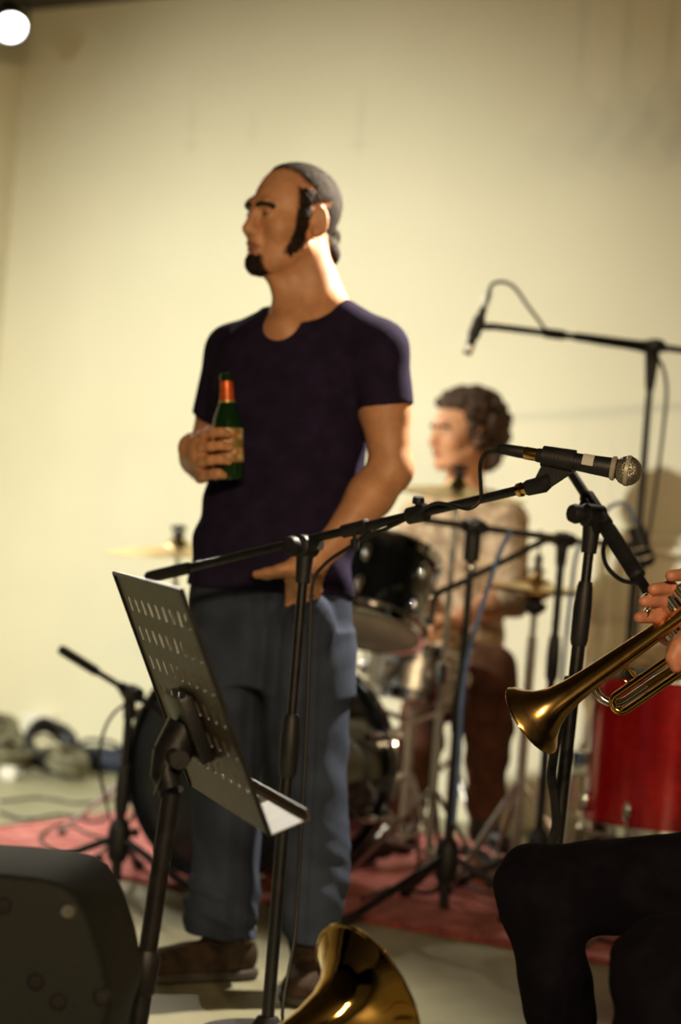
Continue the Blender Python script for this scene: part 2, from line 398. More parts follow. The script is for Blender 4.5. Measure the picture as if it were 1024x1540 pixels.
def wall_material():
    m = bpy.data.materials.new('painted_plaster'); m.use_nodes = True; n = m.node_tree.nodes; L = m.node_tree.links; b = n['Principled BSDF']
    b.inputs['Roughness'].default_value = .75; b.inputs['Specular IOR Level'].default_value = .25
    tc = n.new('ShaderNodeTexCoord'); nz = n.new('ShaderNodeTexNoise'); nz.inputs['Scale'].default_value = 1.3; nz.inputs['Detail'].default_value = 6
    L.new(tc.outputs['Object'], nz.inputs['Vector'])
    cr = n.new('ShaderNodeValToRGB'); cr.color_ramp.elements[0].color = (.70, .665, .50, 1); cr.color_ramp.elements[1].color = (.76, .725, .555, 1)
    cr.color_ramp.elements[0].position = .3; cr.color_ramp.elements[1].position = .7
    L.new(nz.outputs['Fac'], cr.inputs['Fac']); last = cr.outputs['Color']
    for px, py, su, sz in ((288, 185, .03, .14), (380, 195, .022, .1), (543, 180, .03, .17), (540, 218, .07, .02), (288, 220, .06, .02)):
        u, z = wall_uv(px, py)
        mp = n.new('ShaderNodeMapping'); mp.vector_type = 'TEXTURE'; mp.inputs['Location'].default_value = (u, 0, z); mp.inputs['Scale'].default_value = (su, 1, sz)
        L.new(tc.outputs['Object'], mp.inputs['Vector'])
        g = n.new('ShaderNodeTexGradient'); g.gradient_type = 'SPHERICAL'; L.new(mp.outputs['Vector'], g.inputs['Vector'])
        ma = n.new('ShaderNodeMath'); ma.operation = 'MULTIPLY'; ma.inputs[1].default_value = .16; L.new(g.outputs['Fac'], ma.inputs[0])
        mx = n.new('ShaderNodeMixRGB'); mx.inputs['Color2'].default_value = (.33, .3, .24, 1); L.new(ma.outputs[0], mx.inputs['Fac']); L.new(last, mx.inputs['Color1']); last = mx.outputs['Color']
    L.new(last, b.inputs['Base Color'])
    nb = n.new('ShaderNodeTexNoise'); nb.inputs['Scale'].default_value = 35; nb.inputs['Detail'].default_value = 6; L.new(tc.outputs['Object'], nb.inputs['Vector'])
    bp = n.new('ShaderNodeBump'); bp.inputs['Strength'].default_value = .12; bp.inputs['Distance'].default_value = .01
    L.new(nb.outputs['Fac'], bp.inputs['Height']); L.new(bp.outputs['Normal'], b.inputs['Normal'])
    return m
M_wall = wall_material()
def placed(name, mb, material, mw, **k):
    me = mb.mesh(name); me.materials.append(material); o = bpy.data.objects.new(name, me); COL.objects.link(o); o.matrix_world = mw
    return tag(o, **k)
def basis(x, y, z, o): return Matrix((( x[0], y[0], z[0], o[0]), (x[1], y[1], z[1], o[1]), (x[2], y[2], z[2], o[2]), (0, 0, 0, 1)))
UP = V(0, 0, 1)
WLEN = 7.0
placed('wall_back', MB().box((WLEN/2, .075, ZC/2), WLEN, .15, ZC), M_wall, basis(wd, -wn, UP, WC), kind='structure')
M_wall2 = mat('painted_plaster_side', (.73, .695, .527), .75, 0, .04, 1.5, .1, 35)
placed('wall_left', MB().box((3.0, -.075, ZC/2), 6.0, .15, ZC), M_wall2, basis(wn, -wd, UP, WC).copy() @ Matrix.Translation((0, .15, 0)), kind='structure')

def floor_material():
    m = bpy.data.materials.new('worn_concrete'); m.use_nodes = True; n = m.node_tree.nodes; L = m.node_tree.links; b = n['Principled BSDF']
    tc = n.new('ShaderNodeTexCoord'); nz = n.new('ShaderNodeTexNoise'); nz.inputs['Scale'].default_value = 2.2; nz.inputs['Detail'].default_value = 8; nz.inputs['Roughness'].default_value = .65
    L.new(tc.outputs['Object'], nz.inputs['Vector'])
    cr = n.new('ShaderNodeValToRGB'); cr.color_ramp.elements[0].color = (.2, .195, .12, 1); cr.color_ramp.elements[1].color = (.42, .4, .265, 1)
    cr.color_ramp.elements[0].position = .3; cr.color_ramp.elements[1].position = .72
    L.new(nz.outputs['Fac'], cr.inputs['Fac']); L.new(cr.outputs['Color'], b.inputs['Base Color'])
    b.inputs['Roughness'].default_value = .42
    bp = n.new('ShaderNodeBump'); bp.inputs['Strength'].default_value = .15; bp.inputs['Distance'].default_value = .01
    L.new(nz.outputs['Fac'], bp.inputs['Height']); L.new(bp.outputs['Normal'], b.inputs['Normal'])
    return m
def slab(name, pts, z0, z1, material):
    mb = MB().prism([V(p[0], p[1], z0) for p in pts], V(0, 0, z1-z0)); o = mb.build(name, material, base=V(0, 0, z0), smooth=False)
    return tag(o, kind='structure')
corner = WC-wd*.15+-wn*.15
room = [corner, corner+wd*(WLEN+.15), corner+wd*(WLEN+.15)+wn*3.0, V(4.5, -3, 0), V(-5.5, -3, 0), corner+wn*6.15]
slab('floor', room, -.1, 0, floor_material())
for nm, a, b in (('wall_right', room[2], room[3]), ('wall_front', room[3], room[4])):
    d_ = (b-a); d_.z = 0; L_ = d_.length; d_.normalize(); n_w = V(-d_.y, d_.x, 0)
    if n_w.dot(V(0, 3, 0)-a) > 0: n_w = -n_w
    placed(nm, MB().box((L_/2, .075, ZC/2), L_, .15, ZC), M_wall2, basis(d_, n_w, UP, V(a.x, a.y, 0)), kind='structure')
M_ceil = mat('dark_ceiling_paint', (.05, .042, .03), .8, 0, .15, 2)
slab('ceiling', room, ZC, ZC+.1, M_ceil)

# ---- two tubes in the wall's colour, running up it and bending along it
M_pipe = mat('painted_pipe', (.73, .695, .527), .6, 0, .04, 12)
hp_t = thing('wall_pipes', 'pair of beige painted pipes running up the wall beside the red drum', 'pipes', on_wall(880, 1150, .04)*1.0)
for px_, yb in ((889, 801), (914, 820)):
    p0 = on_wall(px_, 950, .035); tz = on_wall(px_, yb, .035).z; q0 = V(p0.x, p0.y, 0)
    MB().tube([q0+UP*.0, q0+UP*(tz-.06)]+[q0+UP*(tz-.06)+wd*(.06-.06*math.cos(a))+UP*.06*math.sin(a) for a in [math.pi/2*k/6 for k in range(1, 7)]]+[q0+UP*tz+wd*1.6], .019, 14).build('pipe', M_pipe, hp_t)
    for zz in (.25, .7): MB().box(q0+UP*zz-wn*.016, .05, .036, .02, (wd, -wn, UP), .003).build('pipe_clamp', M_pipe, hp_t)

# ---- lamps
def lamp(label, loc, target, lens_r, lens=None, group=None):
    t = thing('stage_spotlight', label, 'spotlight', loc, group)
    d = (Vector(target)-Vector(loc)).normalized(); loc = Vector(loc); r = lens_r
    MB().lathe([(r*.55, -.16), (r*.8, -.15), (r*.95, -.12), (r*1.0, -.02), (r*1.12, 0), (r*1.12, .015), (r*.98, .015), (r*.98, -.02)], loc, d, 32).build('housing', M_black, t)
    MB().lathe([(r*.97, -.012), (r*.9, .012), (r*.6, .03), (r*.25, .038), (.0, .04)], loc, d, 32).build('lens', lens or M_lens, t)
    x = d.cross(UP).normalized(); top = V(loc.x, loc.y, ZC)
    yk = MB().tube([loc-d*.07-x*r*1.15, loc-d*.07-x*r*1.2+UP*r*.8, loc-d*.07-x*r*.7+UP*r*1.6, loc-d*.07+x*r*.7+UP*r*1.6, loc-d*.07+x*r*1.2+UP*r*.8, loc-d*.07+x*r*1.15], .008, 8)
    yk.build('yoke', M_black, t)
    q = loc-d*.07+UP*r*1.6
    MB().cyl(q, V(q.x, q.y, ZC+.01), .009, seg=10).build('drop_rod', M_black, t)
    MB().lathe([(.035, -.02), (.035, .005)], V(q.x, q.y, ZC), UP, 16).build('ceiling_plate', M_black, t)
    return t
lamp('glowing round spotlight hung in the room corner above the pale wall', LEFT_LOC, LEFT_AIM, .06, M_lamp)
lamp('black spotlight hung over the seated player, aimed at the standing man', RIM_LOC, RIM_AIM, .07)
lamp('black spotlight hung off to the side, washing the pale wall behind the drums', KEY_LOC, KEY_AIM, .07)
for i, t in enumerate(TRACK):
    lamp('small black spotlight in the row above the audience floor', t, P(330+110*i, 640, 5.6), .045, group='spotlights in the row above the audience')

# ---- rug
M_rug = mat('pink_woven_rug', (.76, .30, .28), .95, 0, 0, 14, .5, 300, spec=.1, col2=(.54, .17, .16))
rc = FL(938, 1452, .006); rl = FL(0, 1287, .006); fd = (rl-rc).normalized(); fl_len = (rl-rc).length+.33
bd = V(-fd.y, fd.x, 0)
if bd.y < 0: bd = -bd
RUGD = 1.62
rug = MB().prism([rc, rc+fd*fl_len, rc+fd*fl_len+bd*RUGD, rc+bd*RUGD], V(0, 0, .006))
ro = thing('rug', 'faded pink and red woven rug spread under the drum kit', 'rug', V(rc.x, rc.y, 0)+fd*fl_len*.5+bd*RUGD*.5)
MB().prism([V(q.x, q.y, 0) for q in (rc, rc+fd*fl_len, rc+fd*fl_len+bd*RUGD, rc+bd*RUGD)], V(0, 0, .009)).build('woven_field', M_rug, ro, smooth=False)
M_fringe = mat('dark_red_binding', (.3, .06, .05), .95, 0, .3, 60)
bnd = MB()
q = [V(p.x, p.y, .006) for p in (rc, rc+fd*fl_len, rc+fd*fl_len+bd*RUGD, rc+bd*RUGD)]
for i in range(4): bnd.tube([q[i], q[(i+1) % 4]], .007, 6)
bnd.build('bound_edge', M_fringe, ro)

# ---- cables and clutter
def cable(name, label, pts, r, material, cat='cable', group=None, n=8):
    o = MB().tube(catmull(pts, n), r, 8).build(name, material); return tag(o, label, cat, group)
def coil(label, c, R, turns, r, material, group, tilt=(0, 0, 1), seed=0):
    rnd = random.Random(seed); x, y, z = frame(tilt); pts = []
    for i in range(int(turns*12)):
        a = 2*math.pi*i/12; rr = R*(1+.1*math.sin(i*1.7+seed)); pts.append(Vector(c)+(x*math.cos(a)+y*math.sin(a))*rr+z*(r*1.2*(i/12)+rnd.uniform(-.004, .004)))
    lo = min(p.z for p in pts); sh = V(0, 0, r-lo)
    if lo < r: pts = [p+sh for p in pts]
    o = MB().tube(catmull(pts, 3), r, 7).build('cable_coil', material); return tag(o, label, 'cable', group)
c0 = FL(52, 1165)
coil('thick olive cable coil lying flat against the pale wall', c0+V(-.13, .02, .0), .10, 6, .011, M_cablepale, 'cable coils heaped by the wall', (.15, -.3, 1), 1)
coil('dark cable coil slumped on top of the heap by the pale wall', c0+V(.02, .12, .07), .085, 8, .009, M_cable, 'cable coils heaped by the wall', (.35, -.75, .7), 2)
coil('small olive cable coil nearest the dark blue bag', c0+V(.11, -.02, 0), .065, 6, .009, M_cablepale, 'cable coils heaped by the wall', (.3, -.2, 1), 3)
coil('olive cable coil propped behind the thick flat coil', c0+V(-.17, .17, .07), .09, 7, .011, M_cablepale, 'cable coils heaped by the wall', (-.2, -.7, .75), 4)
pl = thing('power_plug', 'white mains plug lying among the coiled cables', 'plug', FL(12, 1172))
pb = FL(12, 1172)
MB().box(pb+V(0, 0, .022), .055, .045, .044, bev=.008).build('plug_body', M_whitebox, pl)
for s in (-1, 1): MB().cyl(pb+V(.02, .012*s, .024), pb+V(.055, .012*s, .024), .003, seg=8).build('pin', M_steel, pl)
MB().tube(catmull([pb+V(-.02, 0, .02), pb+V(-.08, .03, .012), pb+V(-.16, .02, .01)], 6), .005, 8).build('lead', M_whitebox, pl)
# white socket box on the wall
sb = on_wall(66, 1088, 0); sx = thing('wall_socket_box', 'white double socket box fixed low on the pale wall above the cable heap', 'socket', sb-UP*.05)
ax = (wd, -wn, UP)
MB().box(sb+wn*.022, .17, .05, .09, ax, .008).build('socket_case', M_whitebox, sx)
for s in (-1, 1): MB().lathe([(.026, -.004), (.026, .002), (.022, .003), (.02, -.004)], sb+wn*.047+wd*.04*s, wn, 24).build('socket_face', M_tape, sx)
# bag
bgc = FL(150, 1158); F = Field((bgc.x-.32, bgc.y-.25, -.02), (bgc.x+.32, bgc.y+.25, .2), .007)
F.ell(bgc+V(-.06, .03, .035), (.17, .08, .05), k=.03).ell(bgc+V(.09, -.02, .04), (.12, .07, .05), k=.03).ell(bgc+V(-.15, .06, .025), (.08, .06, .035), k=.03)
F.wave(.004, lambda X, Y, Z: np.sin(X*60+Y*35)*np.sin(Y*48+Z*30)); F.cut((0, 0, 0), (0, 0, -1))
bag = thing('gig_bag', 'slumped dark blue bag on the floor by the pale wall', 'bag', bgc)
F.build('bag_body', M_bag, bag)
MB().tube(catmull([bgc+V(-.1, -.03, .07), bgc+V(-.05, -.05, .11), bgc+V(.04, -.05, .11), bgc+V(.09, -.05, .08)], 6), .008, 8).build('handle', M_bag, bag)

# ================================================================== MIC STANDS
def fknob(mb, c, d, r=.014, l=.03):
    d = Vector(d).normalized(); mb.lathe([(r*.5, 0), (r*.5, l*.4), (r, l*.42), (r*1.05, l*.7), (r*.9, l), (0, l)], c, d, 12); return mb
def mic_stand(label, base, top, boom, r_low=.0125, r_up=.009, z_clutch=.75, legs=3, leg_r=.33, hub=.2, rot=.3, roundbase=None, boom_r=.008, handle=None, group=None, collar_r=.018, pole_mat=None):
    """base: floor point, top: clutch point, boom: (end_a, end_b) world points"""
    t = thing('microphone_stand', label, 'mic stand', V(base.x, base.y, 0), group); base = V(base.x, base.y, 0); top = Vector(top)
    u = (top-base).normalized(); H = (top-base).length
    pm = pole_mat or M_black
    if roundbase:
        R = roundbase
        MB().lathe([(R, 0), (R, .012), (R*.95, .018), (R*.5, .026), (R*.22, .034), (.02, .05), (.0, .05)], base, UP, 40).build('round_base', M_rubber, t)
        z0 = .03
    else:
        hb = MB(); hb.lathe([(.02, hub-.06), (.026, hub-.05), (.03, hub-.02), (.03, hub+.02), (.024, hub+.04), (.016, hub+.05)], base, UP, 16); fknob(hb, base+UP*(hub+.02)+V(.02, 0, 0), (1, -.2, 0), .012, .03); hb.build('hub', M_blackp, t)
        for k in range(legs):
            a = rot+2*math.pi*k/legs; e = V(math.cos(a), math.sin(a), 0); rz = .012
            lg = MB().tube([base+e*.02+UP*(hub), base+e*leg_r+UP*.02], .010, 10).build('leg', M_black, t)
            MB().tube([base+e*(leg_r-.04)+UP*(.02+(hub-.02)*.04/leg_r), base+e*(leg_r+.012)+UP*.016], [.014, .016], 10).build('rubber_foot', M_rubber, lg)
        z0 = max(.02, hub-.12)
    zc = z_clutch*H
    MB().cyl(base+u*z0, base+u*zc, r_low, seg=14).build('lower_tube', pm, t)
    MB().cyl(base+u*(zc-.05), top, r_up, seg=12).build('upper_tube', pm, t)
    cl = MB().lathe([(r_low*1.1, -.08), (collar_r, -.07), (collar_r*1.05, -.01), (collar_r*.9, .03), (r_up*1.3, .04)], base+u*zc, u, 16); cl.build('height_clutch', M_blackp, t)
    if boom:
        a, b = Vector(boom[0]), Vector(boom[1]); bdv = (b-a).normalized(); side = bdv.cross(u).normalized()
        if side.y > 0: side = -side
        sw = MB(); sw.lathe([(.017, -.022), (.022, -.018), (.022, .018), (.017, .022)], top+side*.0, side, 16)
        sw.cyl(top-u*.07, top, .014, .018, 14); fknob(sw, top+side*.022, side, .018, .028)
        sw.tube([top-bdv*.035, top+bdv*.035], .014, 12); sw.build('boom_swivel', M_blackp, t)
        bm_ = MB().cyl(a, b, boom_r, seg=12).build('boom_arm', pm, t)
        if handle is not None:
            h0 = a if handle[0] == 0 else b; hd = bdv if handle[0] == 0 else -bdv
            MB().lathe([(.0, -.004), (boom_r*1.3, -.003), (boom_r*1.5, .004), (boom_r*1.5, handle[1]-.01), (boom_r*1.3, handle[1])], h0, hd, 14).build('grip', M_rubber, bm_)
    return t
def clip(t, end, mic_axis, mic_c, r):
    """clip between the boom end and the microphone body"""
    mic_axis = Vector(mic_axis).normalized(); end = Vector(end); mic_c = Vector(mic_c)
    mb = MB(); mb.tube([end, end.lerp(mic_c, .5), mic_c], [r*.85, r*.75, r*.8], 12)
    mb.lathe([(r*1.02, -.03), (r*1.32, -.03), (r*1.38, .0), (r*1.4, .03), (r*1.02, .03)], mic_c, mic_axis, 20, closed=True)
    return mb.build('mic_clip', M_blackp, t)

# --- vocal stand beside the standing man
S1 = P(490, 838, 4.6); b_l = P(224, 868, 4.83); b_r = P(789, 735, 4.24)
bdir = (b_r-b_l).normalized(); S1 = b_l+(b_r-b_l)*((S1-b_l).dot(bdir)/(b_r-b_l).length)-UP*.012
st1 = mic_stand('black microphone stand with long slanting boom across the standing man', S1, S1, (b_l, b_r), r_low=.0125, r_up=.0095, z_clutch=.62, roundbase=.135, handle=(0, .115), boom_r=.0085)
dec = MB(); m = b_l.lerp(b_r, .58)
dec.lathe([(.0095, -.03), (.013, -.028), (.0135, .03), (.0095, .032)], m, bdir, 14); fknob(dec, m-UP*.008+V(0, -.008, 0), V(.1, -.5, -1), .008, .035); dec.build('boom_lock', M_blackp, st1)
m2 = b_l.lerp(b_r, .74); dc = MB(); dc.lathe([(.009, -.022), (.016, -.02), (.017, .02), (.009, .022)], m2, bdir, 14); fknob(dc, m2+UP*.01, V(0, -.2, 1), .011, .022); dc.build('boom_joint', M_blackp, st1)
MB().lathe([(.008, -.016), (.0125, -.014), (.013, -.006), (.0095, -.005), (.0095, .002), (.0125, .003), (.0125, .009), (.008, .01)], b_r, bdir, 16).build('thread_adapter', M_brass, st1)

def vocal_mic(label, a, b, r_tail, r_head, ball, grille=None):
    """a: connector end, b: centre of the grille ball"""
    a = Vector(a); b = Vector(b); d = (b-a).normalized(); Ln = (b-a).length
    t = thing('microphone', label, 'microphone', a.lerp(b, .5)-UP*ball)
    MB().lathe([(.0, 0), (r_tail*.9, 0), (r_tail, .004), (r_head, Ln-ball*.95), (r_head*.9, Ln-ball*.75), (0, Ln-ball*.7)], a, d, 24).build('handle', M_blackp, t)
    g = []
    for i in range(17):
        th = math.pi*(.14+.86*i/16); g.append((ball*math.sin(th)*(1 if i < 15 else 1), -ball*.94*math.cos(th)))
    MB().lathe(g, b, d, 32).build('grille', grille or M_grille, t)
    MB().lathe([(ball*.98, -.004), (ball*1.04, -.003), (ball*1.04, .003), (ball*.98, .004)], b, d, 32, closed=True).build('grille_ring', M_silverband, t)
    MB().lathe([(r_head*1.0, -.004), (r_head*1.12, -.003), (r_head*1.18, .003), (r_head, .005)], a+d*(Ln-ball*.98), d, 28, closed=True).build('collar', M_silverband, t)
    return t, d, Ln
ma, mb_ = P(806, 684, 4.22), P(944, 708, 4.18)
vm, md, ml = vocal_mic('black vocal microphone with silver wire ball grille on the slanting boom', ma, mb_, .0125, .0185, .0262)
tq = MB(); tcen = ma.lerp(mb_, .575); ty2 = (UP-md*UP.dot(md)).normalized(); tx2 = V(0, -1, 0); tx2 = (tx2-md*tx2.dot(md)-ty2*tx2.dot(ty2)).normalized()
tvs = []; tn = 9
for k in range(tn):
    a = -.15+1.25*k/(tn-1); e = tx2*math.cos(a)+ty2*math.sin(a); r_ = .0186
    tvs += [tcen-md*.010+e*(r_-.0012), tcen-md*.010+e*r_, tcen+md*.010+e*(r_+.0006), tcen+md*.010+e*(r_-.0006)]
tfs = [(0, 1, 2, 3), tuple(4*(tn-1)+c for c in (3, 2, 1, 0))]
for k in range(tn-1):
    for c in range(4): tfs.append((4*k+c, 4*k+4+c, 4*k+4+(c+1) % 4, 4*k+(c+1) % 4))
tq.add(tvs, tfs).build('white_tape', M_tape, vm)
MB().lathe([(.0, -.022), (.0105, -.022), (.0115, -.019), (.0115, .002), (0, .002)], ma, md, 20).build('connector_ring', M_brassold, vm)
cl_ = MB()
mc = ma.lerp(mb_, .24)
cl_.lathe([(.0142, -.028), (.0185, -.028), (.0205, .03), (.0165, .03)], mc, md, 20, closed=True)
cl_.tube([b_r+bdir*.008, b_r+bdir*.04, b_r+bdir*.055+UP*.006], [.0145, .0155, .012], 14)
cl_.prism([mc-md*.026-UP*.012+V(0, -.008, 0), mc+md*.036-UP*.014+V(0, -.008, 0), b_r+bdir*.06-UP*.008+V(0, -.008, 0), b_r+bdir*.02+UP*.012+V(0, -.008, 0)], V(0, .016, 0))
cl_.build('mic_clip', M_blackp, st1)
ce = ma-md*.024
MB().lathe([(.006, -.046), (.0095, -.04), (.0108, -.008), (.0108, .004), (.0, .004)], ce, md, 16).build('cable_plug', M_blackp, vm)
pts = [ce-md*.04, P(752, 678, 4.24), P(730, 682, 4.25), P(722, 700, 4.25), P(723, 730, 4.26), P(722, 752, 4.27), P(705, 765, 4.27), P(680, 760, 4.3), P(655, 757, 4.34), P(630, 770, 4.37), P(600, 786, 4.41), P(560, 804, 4.47), P(520, 826, 4.52), P(487, 850, 4.56), P(470, 880, 4.57), P(466, 960, 4.575), P(461, 1100, 4.575), P(453, 1250, 4.575), P(444, 1400, 4.57), V(S1.x+.03, 4.52, .05), V(S1.x+.1, 4.42, .012), V(S1.x+.25, 4.2, .007), V(S1.x+.2, 3.6, .007)]
cable('microphone_cable', 'black cable looping from the vocal microphone down its stand', pts, .0036, M_cable)

# --- second stand behind the trumpet
c2 = P(880, 792, 4.45); e_a, e_b = P(852, 700, 4.55), P(973, 888, 4.3)
d2 = (e_b-e_a).normalized(); c2 = e_a+d2*(c2-e_a).dot(d2)
st2 = mic_stand('black microphone stand with steep boom standing between the trumpet and the vocal microphone', c2-V(.045, 0, 0), c2-V(.012, 0, 0), (e_a, e_b), r_low=.0125, r_up=.0095, z_clutch=.845, roundbase=.14, boom_r=.0095, collar_r=.0165)
q = MB(); q.lathe([(.0095, -.045), (.015, -.043), (.0165, .04), (.0095, .045)], e_a.lerp(e_b, .38), d2, 14); q.build('boom_joint', M_blackp, st2)
MB().lathe([(.0095, -.06), (.0155, -.055), (.0155, .075), (.0095, .08)], e_a.lerp(e_b, .68), d2, 14).build('boom_sleeve', M_blackp, st2)
MB().tube(catmull([P(914, 800, 4.4), P(907, 828, 4.38), P(913, 852, 4.36), P(934, 872, 4.34), P(964, 878, 4.31)], 6), .0042, 8).build('boom_bracket', M_black, st2)
pts = [P(856, 1018, 4.44), P(852, 1045, 4.43), P(843, 1075, 4.43), P(838, 1105, 4.43), P(833, 1140, 4.43), P(830, 1170, 4.43), P(834, 1205, 4.43), P(836, 1240, 4.43), P(828, 1275, 4.43), P(822, 1310, 4.43), P(816, 1400, 4.43), P(806, 1520, 4.43), V(c2.x-.05, 4.35, .03), V(c2.x-.1, 4.24, .009), V(c2.x-.2, 4.0, .008), V(c2.x-.25, 3.6, .008)]
cable('microphone_cable', 'thick black cable wrapped along the stand behind the trumpet bell', pts, .0085, M_cable)

# --- stand in the middle, in front of the drummer
t3 = P(712, 797, 6.05); g_a, g_b = P(636, 782, 6.0), P(858, 812, 6.15); d3 = (g_b-g_a).normalized(); t3 = g_a+d3*(t3-g_a).dot(d3)
st3 = mic_stand('black microphone stand with level steel boom in front of the drummer', t3, t3, (g_a, g_b), r_low=.0125, r_up=.010, z_clutch=.56, hub=.17, leg_r=.36, rot=3.9, boom_r=.0085)
MB().lathe([(.012, -.05), (.021, -.045), (.021, .03), (.012, .04)], t3-UP*.04, UP, 14).build('top_clutch', M_blackp, st3)
MB().lathe([(.013, -.01), (.0145, -.008), (.0145, .008), (.013, .01)], t3-UP*.105, UP, 14).build('chrome_collar', M_chrome, st3)
MB().cyl(g_a-d3*.002, g_a.lerp(g_b, .9), .0092, seg=12).build('chrome_boom_sleeve', M_steel, st3)
# --- stand at its right
t4 = P(846, 812, 6.4); k_b = P(968, 822, 6.5)
st4 = mic_stand('black microphone stand reaching over to the small microphone with a red band', t4, t4, (P(826, 810, 6.38), k_b-V(.03, 0, 0)), r_low=.0125, r_up=.011, z_clutch=.7, hub=.17, leg_r=.3, rot=.2, boom_r=.008)
cable('microphone_cable', 'black cable drooping from the stand top across the drummer', [P(850, 806, 6.36), P(815, 815, 6.3), P(770, 838, 6.28), P(720, 862, 6.3), P(690, 878, 6.3), P(662, 890, 6.28), P(652, 905, 6.26), P(648, 940, 6.25)], .009, M_cable)
sm, sd, sl = vocal_mic('stubby black microphone with a red band clipped beside the red drum', P(955, 792, 6.5), P(970, 838, 6.5), .016, .021, .03, M_foam)
MB().lathe([(.0205, -.006), (.0225, -.006), (.0225, .006), (.0205, .006)], P(955, 792, 6.5).lerp(P(970, 838, 6.5), .56), sd, 20, closed=True).build('red_band', M_band, sm)
clip(st4, k_b-V(.03, 0, 0), sd, P(961, 808, 6.5), .0175)
cable('microphone_cable', 'pale blue cable arching over to the microphone with a red band', [P(953, 788, 6.5), P(948, 768, 6.5), P(935, 757, 6.5), P(918, 762, 6.48), P(905, 778, 6.45), P(893, 800, 6.43), P(868, 830, 6.41), P(858, 900, 6.41), P(846, 1010, 6.41), P(830, 1200, 6.41)], .0055, M_bluecable)
cable('microphone_cable', 'blue cable hanging down the stand in front of the drummer', [P(768, 798, 6.06), P(752, 830, 6.02), P(738, 870, 6.02), P(722, 920, 6.02), P(705, 980, 6.02), P(694, 1060, 6.02), P(690, 1150, 6.03), P(682, 1240, 6.02)], .006, M_bluecable)
# --- overhead stand
t5 = P(984, 524, 6.75); h_a, h_b = P(742, 491, 6.6), P(1085, 534, 6.83); d5 = (h_b-h_a).normalized(); t5 = h_a+d5*(t5-h_a).dot(d5)
st5 = mic_stand('tall black overhead microphone stand with level boom against the wall', t5, t5, (h_a, h_b), r_low=.0125, r_up=.010, z_clutch=.63, hub=.17, leg_r=.3, rot=.3, boom_r=.0095, handle=(1, .1))
MB().lathe([(.0095, -.03), (.014, -.028), (.014, .03), (.0095, .03)], h_a.lerp(h_b, .26), d5, 14).build('boom_lock', M_blackp, st5)
MB().lathe([(.0095, -.12), (.0125, -.118), (.0125, .13), (.0095, .132)], h_a.lerp(h_b, .52), d5, 14).build('boom_sleeve', M_black, st5)
MB().tube([t5-UP*.02, t5-UP*.12], [.022, .013], 14).build('swivel_cone', M_blackp, st5)
pa, pb2 = P(728, 462, 6.6), P(702, 533, 6.6); om = thing('microphone', 'slim black pencil microphone hanging over the drummer', 'microphone', pa.lerp(pb2, .5)-UP*.06)
dd = (pb2-pa).normalized(); ln = (pb2-pa).length
MB().lathe([(0, 0), (.009, 0), (.011, .01), (.0115, ln*.5), (.0125, ln*.55), (.0125, ln-.004), (.011, ln), (0, ln)], pa, dd, 18).build('body', M_blackp, om)
MB().lathe([(.0127, -.009), (.0131, -.009), (.0131, .009), (.0127, .009)], pb2-dd*.018, dd, 18, closed=True).build('capsule_vent', M_steel, om)
MB().lathe([(.006, -.045), (.0085, -.04), (.0095, 0), (0, 0)], pa, dd, 14).build('cable_plug', M_steel, om)
clip(st5, h_a, dd, pa.lerp(pb2, .42), .0125)
cable('microphone_cable', 'dark cable arching from the overhead microphone back to its boom', [pa-dd*.04, P(740, 428, 6.6), P(757, 424, 6.6), P(775, 434, 6.61), P(795, 462, 6.62), P(812, 484, 6.63), P(824, 500, 6.64), P(850, 506, 6.65), P(900, 516, 6.68), P(960, 526, 6.72), P(990, 540, 6.72), P(1002, 580, 6.73), P(998, 640, 6.73), P(988, 720, 6.73), P(978, 790, 6.73), P(968, 850, 6.73), P(958, 950, 6.73), P(950, 1100, 6.73)], .005, M_cable)
# --- low stand at the bass drum
t6 = P(197, 1045, 6.2); l_a, l_b = P(92, 977, 6.1), P(262, 1082, 6.28); d6 = (l_b-l_a).normalized(); t6 = l_a+d6*(t6-l_a).dot(d6)
st6 = mic_stand('short black microphone stand with boom aimed at the bass drum', t6, t6, (l_a, l_b), r_low=.0145, r_up=.0115, z_clutch=.55, hub=.13, leg_r=.30, rot=3.55, boom_r=.0085, handle=(0, .12))
bm1 = thing('microphone', 'black microphone on the short stand in front of the bass drum', 'microphone', l_b-UP*.02)
MB().lathe([(0, -.05), (.013, -.05), (.016, -.03), (.026, .0), (.028, .04), (.024, .06), (0, .065)], l_b, d6, 24).build('body', M_blackp, bm1)
MB().lathe([(.0275, .03), (.029, .031), (.029, .04), (.0275, .041)], l_b, d6, 24, closed=True).build('grille_ring', M_steel, bm1)
cable('microphone_cable', 'thin cable curving from the short stand down to the rug', [P(190, 1058, 6.18), P(172, 1072, 6.15), P(158, 1095, 6.14), P(151, 1125, 6.14), P(150, 1160, 6.15), P(158, 1200, 6.18), FL(170, 1262, .016), FL(140, 1256, .016), FL(95, 1240, .012), FL(60, 1262, .016), FL(120, 1300, .016), FL(150, 1312, .012)], .0042, M_cable)
for i, (lab, pp) in enumerate((('thin black cable lying on the rug left of the bass drum', [(0, 1222), (40, 1232), (95, 1225), (140, 1236), (160, 1228)]),
        ('black cable running across the concrete toward the cable heap', [(0, 1205), (60, 1200), (120, 1208), (175, 1200)]),
        ('black cable snaking over the rug under the steel boom stand', [(545, 1352), (590, 1335), (640, 1342), (690, 1330), (745, 1345), (800, 1330)]),
        ('black cable lying on the rug behind the seated player', [(880, 1425), (900, 1412), (930, 1418), (960, 1400), (1010, 1405)]))):
    cable('floor_cable', lab, [FL(a, b, .014) for a, b in pp], .005, M_cable)

